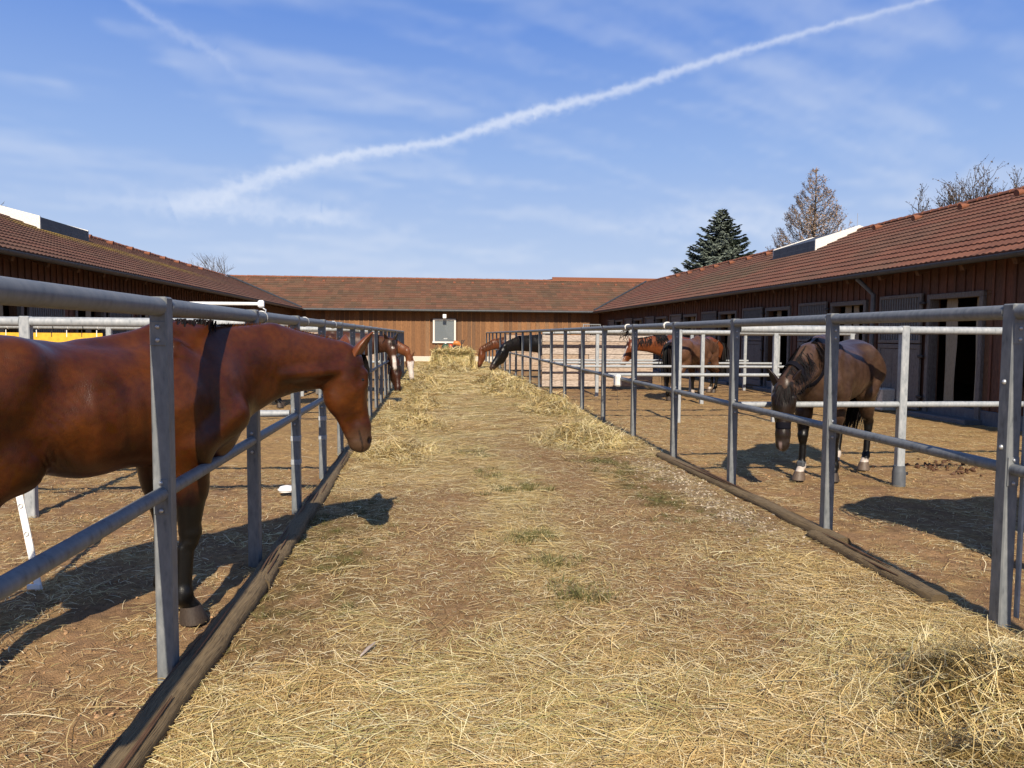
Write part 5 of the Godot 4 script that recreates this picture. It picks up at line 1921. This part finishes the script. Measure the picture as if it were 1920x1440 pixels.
	part(gm, "tank", bx(Vector3(0.16, 0.2, 0.2), 0.04), mat(Color(0.5, 0.06, 0.03), 0.4), at(Vector3(-0.24, 0.84, 0.22)))
	for e in [0.3, 0.4]:
		part(gm, "handle", pipe_mesh(Vector3(0.2, 0.75, 0), Vector3(e, 1.13, -0.05), 0.02, 8), M.black)
	var gc := thing("green_canister", "dark green canister beside the orange machine at the lane's end", "canister", P(0.58, 0.12, 35.35))
	var gcm := MB.new()
	gcm.tube([Vector3(0, 0.62, 0), Vector3(0, 0.68, 0), Vector3(0, 0.86, 0), Vector3(0, 0.94, 0), Vector3(0, 0.99, 0)], [0.15, 0.18, 0.18, 0.12, 0.05], 16)
	part(gc, "body", gcm.mesh(mat(Color(0.02, 0.06, 0.035), 0.5)))
	part(gc, "stand", bx(Vector3(0.28, 0.76, 0.28), 0.03), M.dark_wood, at(Vector3(0, 0.25, 0)))
	part(gc, "cap", bx(Vector3(0.07, 0.05, 0.07), 0.01), M.rope, at(Vector3(0, 1.0, 0)))


# ---------------------------------------------------------------- trees
func spruce(p: Vector3, h: float, rad: float) -> void:
	var root := thing("spruce_tree", "blue-green spruce standing behind the right stable roof", "tree", p)
	var t := MB.new()
	t.tube([Vector3.ZERO, Vector3(0, h * 0.5, 0), Vector3(0, h, 0)], [0.22, 0.11, 0.015], 10)
	part(root, "trunk", t.mesh(M.bark))
	var m := MB.new()
	var y := 1.4
	while y < h - 0.05:
		var f := (h - y) / h
		var r := rad * pow(f, 0.82) * rng.randf_range(0.85, 1.1) + 0.08
		var nb := 8 if f > 0.2 else 5
		var a0 := rng.randf() * TAU
		for k in nb:
			var a := a0 + TAU * k / nb + rng.randfn(0, 0.15)
			var l := r * rng.randf_range(0.72, 1.14)
			var out := Vector3(cos(a), 0, sin(a))
			var side := Vector3(-sin(a), 0, cos(a))
			var base := Vector3(0, y, 0)
			var ns := int(l / 0.075) + 3
			for s in ns:
				var u := (s + 0.5) / ns
				var c := base + out * l * u + Vector3.UP * (l * (-0.30 * u + 0.34 * u * u * u))
				var wid := 0.40 * l * (1.0 - u * 0.75) * (0.5 + 0.5 * smoothstep(0.0, 0.3, u))
				for sgn in [-1.0, 1.0, 0.0]:
					var dir: Vector3 = (out * rng.randf_range(0.5, 0.9) + side * sgn * rng.randf_range(0.6, 1.0) + Vector3.UP * rng.randf_range(-0.35, 0.18)).normalized()
					var ll: float = (wid if sgn != 0.0 else 0.16) * rng.randf_range(0.7, 1.1) + 0.07
					# a sprig: crossed narrow blades with needle edges
					var w := rng.randf_range(0.022, 0.04)
					var col := Color(0.125, 0.155, 0.12).lerp(Color(0.19, 0.225, 0.195), rng.randf()) * rng.randf_range(0.7, 1.2)
					for tw in 2:
						var nrm := dir.cross(Vector3.UP).normalized().rotated(dir, PI * 0.5 * tw + rng.randf_range(-0.5, 0.5))
						var e := c + dir * ll
						m.quad(c - nrm * w * 0.6, c + nrm * w * 0.6, c + dir * ll * 0.6 + nrm * w, c + dir * ll * 0.6 - nrm * w, col)
						m.tri(c + dir * ll * 0.6 - nrm * w, c + dir * ll * 0.6 + nrm * w, e, col)
		y += lerpf(0.11, 0.22, f)
	m.crown_normals(0.7)
	part(root, "crown", m.mesh(M.leaf))

func larch(p: Vector3, h: float, rad: float) -> void:
	var root := thing("bare_conifer", "tall narrow cone-shaped tree with rusty winter twigs behind the right stable", "tree", p)
	var t := MB.new()
	t.tube([Vector3.ZERO, Vector3(0, h * 0.5, 0), Vector3(0.05, h, 0)], [0.26, 0.13, 0.015], 10)
	part(root, "trunk", t.mesh(M.bark))
	var m := MB.new()
	var lf := MB.new()
	for k in 900:
		var f := pow(rng.randf(), 0.7)
		var y := h * (1.0 - f * 0.86) - 0.15
		var a := rng.randf() * TAU
		var l := (rad * pow(f, 0.85) * rng.randf_range(0.75, 1.12) + 0.1)
		var out := Vector3(cos(a), 0, sin(a))
		var up := rng.randf_range(0.55, 1.0)
		var b := Vector3(0, y - l * up * 0.8, 0)
		var p1 := b + out * l * 0.5 + Vector3.UP * l * up * 0.28
		var p2 := b + out * l * 0.85 + Vector3.UP * l * up * 0.65
		var p3 := b + out * l + Vector3.UP * l * up * 1.05
		m.tube([b, p1, p2, p3], [0.02, 0.014, 0.009, 0.003], 3, false)
		for s in int(l * 9.0) + 4:
			var u := sqrt(rng.randf())
			var c := p1.lerp(p2, u * 2.0 - 0.0) if u < 0.5 else p2.lerp(p3, u * 2.0 - 1.0)
			var d := (out * rng.randf_range(-0.3, 0.8) + Vector3(rng.randfn(0, 0.6), rng.randf_range(0.2, 1.1), rng.randfn(0, 0.6))).normalized()
			var ll := rng.randf_range(0.12, 0.34)
			m.tube([c, c + d * ll], [0.006, 0.002], 3, false)
			for q in 3:
				var cc := c + d * ll * rng.randf_range(0.3, 1.0)
				var rusty := rng.randf()
				var col := Color(0.32, 0.19, 0.10).lerp(Color(0.40, 0.32, 0.26), rusty) * rng.randf_range(0.7, 1.2)
				var x := Vector3(rng.randfn(0, 1), rng.randfn(0, 1), rng.randfn(0, 1)).normalized() * 0.035
				var z := x.cross(d).normalized() * 0.022
				lf.tri(cc - x - z, cc + x, cc + z * 2.0, col)
	part(root, "branches", m.mesh(M.bark))
	lf.crown_normals(0.7)
	part(root, "crown", lf.mesh(M.leaf))

func twig_run(m: MB, lf: MB, p: Vector3, dir: Vector3, l: float, r: float, depth: int, leaves: float) -> void:
	var pts := [p]
	var d := dir
	for k in 3:
		d = (d + Vector3(rng.randfn(0, 0.13), rng.randfn(0.04, 0.08), rng.randfn(0, 0.13))).normalized()
		pts.append(pts[k] + d * l / 3.0)
	m.tube(pts, [r, r * 0.88, r * 0.75, r * 0.6], 5 if r > 0.03 else 3, false)
	if depth == 0:
		for k in 5:
			if rng.randf() < leaves:
				var c: Vector3 = pts[1 + rng.randi() % 3] + Vector3(rng.randfn(0, 0.03), rng.randfn(0, 0.03), rng.randfn(0, 0.03))
				var x := Vector3(rng.randfn(0, 1), rng.randfn(0, 1), rng.randfn(0, 1)).normalized() * 0.045
				var z := x.cross(Vector3.UP + x).normalized() * 0.03
				lf.quad(c - x, c - z, c + x, c + z, Color(0.10, 0.075, 0.06) * rng.randf_range(0.6, 1.4))
		return
	for k in (3 if depth > 1 else 4):
		var q: Vector3 = pts[1 + rng.randi() % 3] if k > 0 else pts[3]
		var a := rng.randf() * TAU
		var nd := (d + Vector3(cos(a) * 0.55, rng.randf_range(-0.05, 0.35), sin(a) * 0.55)).normalized()
		twig_run(m, lf, q, nd, l * rng.randf_range(0.55, 0.8), r * 0.58, depth - 1, leaves)

func bare_tree(p: Vector3, h: float, label: String, leaves: float, depth := 5) -> void:
	rng.seed = int(absf(p.x) * 1000.0)
	var root := thing("bare_tree", label, "tree", p, 0.0, "leafless trees behind the roofs")
	var m := MB.new()
	var lf := MB.new()
	var tr := MB.new()
	var r := h * 0.016
	tr.tube([Vector3.ZERO, Vector3(0.03, h * 0.28, 0), Vector3(0, h * 0.5, 0.05)], [r * 1.4, r * 1.1, r * 0.9], 9)
	part(root, "trunk", tr.mesh(M.bark))
	for k in 5:
		var a := TAU * k / 5 + rng.randfn(0, 0.3)
		twig_run(m, lf, Vector3(0, h * rng.randf_range(0.36, 0.5), 0), Vector3(cos(a) * 0.45, 1, sin(a) * 0.45).normalized(), h * 0.24, r * 0.6, depth - 1, leaves)
	part(root, "branches", m.mesh(M.bark))
	if lf.v.size():
		part(root, "crown", lf.mesh(M.leaf))

func build_trees() -> void:
	rng.seed = 77
	spruce(P(17.2, 0, 45.0), 9.2, 5.0)
	larch(P(25.8, 0, 50.5), 13.0, 4.8)
	var k := 0
	for q in [[24.4, 35.5, 7.6, "slim leafless tree, first from the rusty conifer behind the right roof"], [25.4, 35.0, 8.6, "leafless tree with a forked crown behind the right roof"], [26.3, 35.0, 9.0, "bushy leafless tree in the middle of the group behind the right roof"], [27.6, 34.5, 8.9, "leafless tree with a tall leading twig behind the right roof"], [28.9, 34.5, 8.8, "leafless tree at the right edge of the photo behind the roof"]]:
		bare_tree(P(q[0], 0, q[1]), q[2], q[3], 0.75)
		k += 1
	bare_tree(P(-16.6, 0, 60.0), 7.0, "small leafless tree over the left end of the barn roof", 0.0)
	bare_tree(P(-18.6, 0, 31.0), 6.7, "leafless twigs over the left stable roof at the photo's edge", 0.1)


# ---------------------------------------------------------------- the herd
func build_horses() -> void:
	var bay := Color(0.098, 0.029, 0.006)
	var bay2 := Color(0.044, 0.012, 0.003)
	plan_horse("bay_horse", "big glossy bay horse at the left rail with its neck stretched over the lane", P(-1.36, 0, 4.16), 48.0, 1.0, 0.0092, {
		"coat": bay, "coat2": bay2, "muzzle": Color(0.085, 0.048, 0.030), "n1": P(-0.94, 1.345, 4.64), "n2": P(-0.60, 1.315, 4.96), "poll": P(-0.475, 1.385, 5.06), "head_size": 1.04, "down": P(0.12, -1.0, 0.03), "face_to": P(0.74, -0.05, 0.68),
		"nr": [0.30, 0.195, 0.13], "legs": [Vector3(0.03, 0, 0.0), Vector3(-0.04, 0, 0.0), Vector3(-0.05, 0, 0), Vector3(0.02, 0, 0)], "mane_side": -1.0, "mane_true": 1.0, "mane_dense": 0.6, "fringe": 420, "withers_tuft": 160, "ear_fwd": 0.55, "ear": Color(0.17, 0.055, 0.02), "points": 0.72, "seed": 3, "group": "horses feeding from the lane", "mane_len": 1.0})
	plan_horse("dun_horse", "brown dun horse with black halter grazing in the right paddock", P(4.08, 0, 7.72), 222.0, 0.98, 0.0115, {
		"coat": Color(0.092, 0.055, 0.036), "coat2": Color(0.052, 0.030, 0.020), "head_coat": Color(0.010, 0.008, 0.007), "muzzle": Color(0.03, 0.022, 0.018), "n1": P(3.76, 1.24, 7.42), "n2": P(3.45, 1.02, 7.19), "poll": P(3.38, 1.06, 7.11), "down": P(-0.06, -1.0, -0.12), "face_to": P(-0.45, 0.1, -0.9),
		"nr": [0.31, 0.19, 0.125], "legs": [Vector3(-0.06, 0, 0), Vector3(0.12, 0, 0.0), Vector3(0.05, 0, 0), Vector3(0.16, 0, 0)], "mane_side": 1.0, "mane_dense": 1.5, "mane_true": 0.8, "socks": [0.0, 0.17, 0.13, 0.19], "ear": Color(0.02, 0.015, 0.013), "points": 0.62, "face": 5.0, "seed": 4, "tail_z": 0.13, "tail_x": 0.08, "tail_len": 0.78, "mane_len": 1.2})
	plan_horse("blazed_horse", "dark bay horse with a white star and snip looking over the left fence", P(-2.05, 0, 16.3), 4.0, 1.02, 0.020, {
		"coat": Color(0.085, 0.036, 0.020), "coat2": Color(0.055, 0.024, 0.014), "n1": P(-1.35, 1.30, 16.2), "n2": P(-0.92, 1.30, 16.05), "poll": P(-0.83, 1.40, 15.95), "down": P(0.12, -1.0, -0.12), "face_to": P(0.30, 0.1, -1.0),
		"face": 2.0, "head_size": 1.0, "group": "horses feeding from the lane", "seed": 5, "ear": Color(0.03, 0.017, 0.012)})
	plan_horse("brown_horse", "dark brown horse eating hay with its head on the ground by the left fence", P(-2.25, 0, 20.4), 2.0, 1.0, 0.024, {
		"coat": Color(0.060, 0.022, 0.013), "coat2": Color(0.040, 0.016, 0.010), "n1": P(-1.45, 1.10, 20.3), "n2": P(-0.98, 0.78, 20.2), "poll": P(-0.88, 0.72, 20.1), "down": P(0.05, -1.0, -0.2), "face_to": P(0.55, 0.1, -0.8),
		"group": "horses feeding from the lane", "head_size": 1.25, "seed": 6, "nr": [0.30, 0.19, 0.125], "ear": Color(0.03, 0.012, 0.008)})
	plan_horse("white_faced_horse", "chestnut horse with a bald white face eating hay by the left fence", P(-2.15, 0, 24.6), 4.0, 1.0, 0.024, {
		"coat": Color(0.20, 0.075, 0.030), "coat2": Color(0.16, 0.058, 0.024), "muzzle": Color(0.45, 0.36, 0.33), "n1": P(-1.35, 1.22, 24.5), "n2": P(-0.82, 0.98, 24.3), "poll": P(-0.70, 0.84, 24.2), "down": P(0.10, -1.0, -0.1), "face_to": P(0.25, 0.1, -1.0),
		"face": 4.0, "head_size": 1.2, "group": "horses feeding from the lane", "seed": 7, "mane": Color(0.10, 0.04, 0.02), "points": 0.1})
	plan_horse("chestnut_horse", "chestnut horse with lowered neck, farthest at the right fence", P(3.9, 0, 34.5), 180.0, 1.0, 0.028, {
		"coat": Color(0.17, 0.058, 0.025), "coat2": Color(0.13, 0.045, 0.02), "n1": P(2.75, 1.12, 34.4), "n2": P(2.2, 0.86, 34.3), "poll": P(2.06, 0.80, 34.25), "down": P(-0.12, -1.0, -0.1), "face_to": P(-0.8, 0.1, -0.4),
		"group": "horses feeding from the lane", "mane": Color(0.06, 0.024, 0.012), "head_size": 1.2, "seed": 8})
	plan_horse("black_horse", "black horse lowering its head through the right fence to the hay", P(4.0, 0, 26.6), 180.0, 1.0, 0.024, {
		"coat": Color(0.012, 0.010, 0.011), "coat2": Color(0.009, 0.008, 0.009), "muzzle": Color(0.07, 0.042, 0.028), "n1": P(2.98, 1.24, 26.4), "n2": P(2.48, 1.10, 26.2), "poll": P(2.31, 1.13, 26.1), "down": P(-0.50, -0.87, -0.15), "face_to": P(-0.9, 0.35, -0.45),
		"group": "horses feeding from the lane", "seed": 9, "head_size": 1.42, "nr": [0.31, 0.24, 0.155]})
	plan_horse("chestnut_bay_horse", "reddish bay horse with a pale muzzle standing at the cross fence rails", P(6.5, 0, 20.2), 183.0, 1.0, 0.022, {
		"coat": Color(0.19, 0.060, 0.022), "coat2": Color(0.14, 0.042, 0.016), "muzzle": Color(0.34, 0.24, 0.17), "n1": P(5.82, 1.30, 20.1), "n2": P(5.27, 1.28, 20.0), "poll": P(5.17, 1.36, 19.95), "down": P(-0.42, -0.95, -0.1), "face_to": P(-0.85, 0.3, -0.35),
		"socks": [0.0, 0.30, 0.0, 0.14], "seed": 10, "face": 3.0})
	plan_horse("tan_horse", "tan brown horse facing the stable doors in the right paddocks", P(6.45, 0, 18.3), 41.0, 0.98, 0.022, {
		"coat": Color(0.150, 0.078, 0.046), "coat2": Color(0.105, 0.052, 0.032), "n1": P(6.85, 1.28, 18.65), "n2": P(7.14, 1.22, 18.95), "poll": P(7.20, 1.29, 19.0), "down": P(0.14, -1.0, 0.02), "face_to": P(0.9, 0.1, 0.3),
		"socks": [0.2, 0.0, 0.0, 0.22], "seed": 12, "nr": [0.29, 0.18, 0.125], "legs": [Vector3(0.10, 0, 0), Vector3(-0.14, 0, 0), Vector3.ZERO, Vector3.ZERO]})
	plan_horse("shaded_horse", "horse just outside the frame whose shadow lies before the right gate post", P(5.18, 0, 4.32), 0.0, 1.13, 0.028, {
		"coat": bay, "coat2": bay2, "n1": P(5.8, 1.45, 4.3), "n2": P(6.25, 1.45, 4.3), "poll": P(6.35, 1.52, 4.3), "down": P(0.25, -1.0, 0), "face_to": P(1, 0.2, 0), "seed": 13, "tail_x": 0.35, "tail_len": 0.5})
	finish_herd()
	for e in herd:
		if String(e.root.name).begins_with("dun_horse"):
			var h: Horse = e.h
			var s: float = e.size
			band(e.root, "noseband", (h.hp + h.hh * 0.415 - h.hu * 0.075) * s, h.hh, h.hl, 0.066, 0.082, 0.06, M.webbing)
			var nd: Vector3 = (h.N[2] - h.N[1]).normalized()
			var nl := nd.cross(Vector3.UP).normalized()
			band(e.root, "neck_strap", h.N[1].lerp(h.N[2], 0.62) * s, nd, nl, 0.112, 0.175, 0.06, M.webbing)
			nd = (h.N[1] - h.N[0]).normalized()
			nl = nd.cross(Vector3.UP).normalized()
			band(e.root, "chest_strap", h.N[0].lerp(h.N[1], 0.72) * s, (nd + Vector3(0, 0.5, 0)).normalized(), nl, 0.165, 0.26, 0.055, M.webbing)
			part(e.root, "bandage", bx(Vector3(0.085, 0.075, 0.085), 0.02), M.slate, at((h.feet[1] + Vector3(-0.06, 0.165, 0.0)) * s))


func _ready() -> void:
	var cam := Camera3D.new()
	cam.name = "camera"
	cam.fov = 53.07
	cam.near = 0.05
	cam.far = 1500.0
	cam.position = Vector3(0, 1.5, 0)
	cam.rotation_order = EULER_ORDER_YXZ
	cam.rotation_degrees = Vector3(-3.6, -5.9, 0.43)
	add_child(cam)
	cam.make_current()
	var env := Environment.new()
	env.background_mode = Environment.BG_SKY
	env.tonemap_mode = Environment.TONE_MAPPER_LINEAR
	env.tonemap_exposure = 1.42
	env.sdfgi_enabled = true
	env.ssao_enabled = true
	env.ssil_enabled = true
	var sm := PanoramaSkyMaterial.new()
	sm.panorama = ImageTexture.create_from_image(sky_image())
	env.sky = Sky.new()
	env.sky.sky_material = sm
	env.background_energy_multiplier = 0.78
	var we := WorldEnvironment.new()
	we.environment = env
	add_child(we)
	var sun := DirectionalLight3D.new()
	sun.name = "sun"
	sun.light_energy = 1.55
	sun.light_color = Color(1.0, 0.945, 0.86)
	sun.light_angular_distance = 0.5
	sun.shadow_enabled = true
	sun.look_at_from_position(Vector3.ZERO, Vector3(0.035, -0.716, -1.0))
	add_child(sun)

	rng.seed = 20240311
	nz.seed = 7
	nz.frequency = 1.0
	nz.fractal_octaves = 3
	make_materials()
	build_ground()
	stable(1.0, 9.2, 9.7, 13.5, 6.0, 44.0, "right stable with red tiles, open stall doors and strip curtains", 12.78, 8, 9.0)
	stable(-1.0, 7.2, 7.8, 12.3, 5.0, 44.0, "left stable with browner lichen-yellowed tiles in shade behind the bay", 10.4, 8, 9.0)
	back_barn()
	build_fences()
	build_horses()
	build_trees()
	small_things()
	for q in [[-0.42, 9.6, 0.55, 0.75, 0.13, "small hay pile by the left fence just past the bay's muzzle"], [-0.30, 12.6, 0.6, 0.9, 0.17, "hay pile before the left fence nearer than the blazed horse"], [-0.25, 16.0, 0.55, 1.1, 0.2, "hay pile under the blazed horse's head"], [-0.2, 21.5, 0.7, 2.0, 0.26, "long hay pile in front of the two eating horses on the left"],
			[2.15, 10.7, 0.72, 1.1, 0.24, "hay pile reaching under the right fence, nearest on that side"], [2.35, 15.2, 0.6, 1.4, 0.26, "middle hay pile along the right fence"], [2.1, 19.6, 0.75, 1.7, 0.32, "hay pile on the right before the whitewashed wall"], [2.0, 23.6, 0.75, 1.5, 0.26, "hay pile under the black horse's nose"], [0.6, 31.0, 1.6, 1.9, 0.30, "broad hay heap spread in front of the bale"],
			[2.35, 2.85, 0.62, 0.55, 0.20, "tangled brownish hay pile in the near right corner"], [2.0, 2.35, 0.5, 0.32, 0.10, "flat straw heap at the bottom edge, in front of the tangled pile"]]:
		hay_pile(q[0], q[1], q[2], q[3], q[4], 0.0, q[5])
	build_hay()
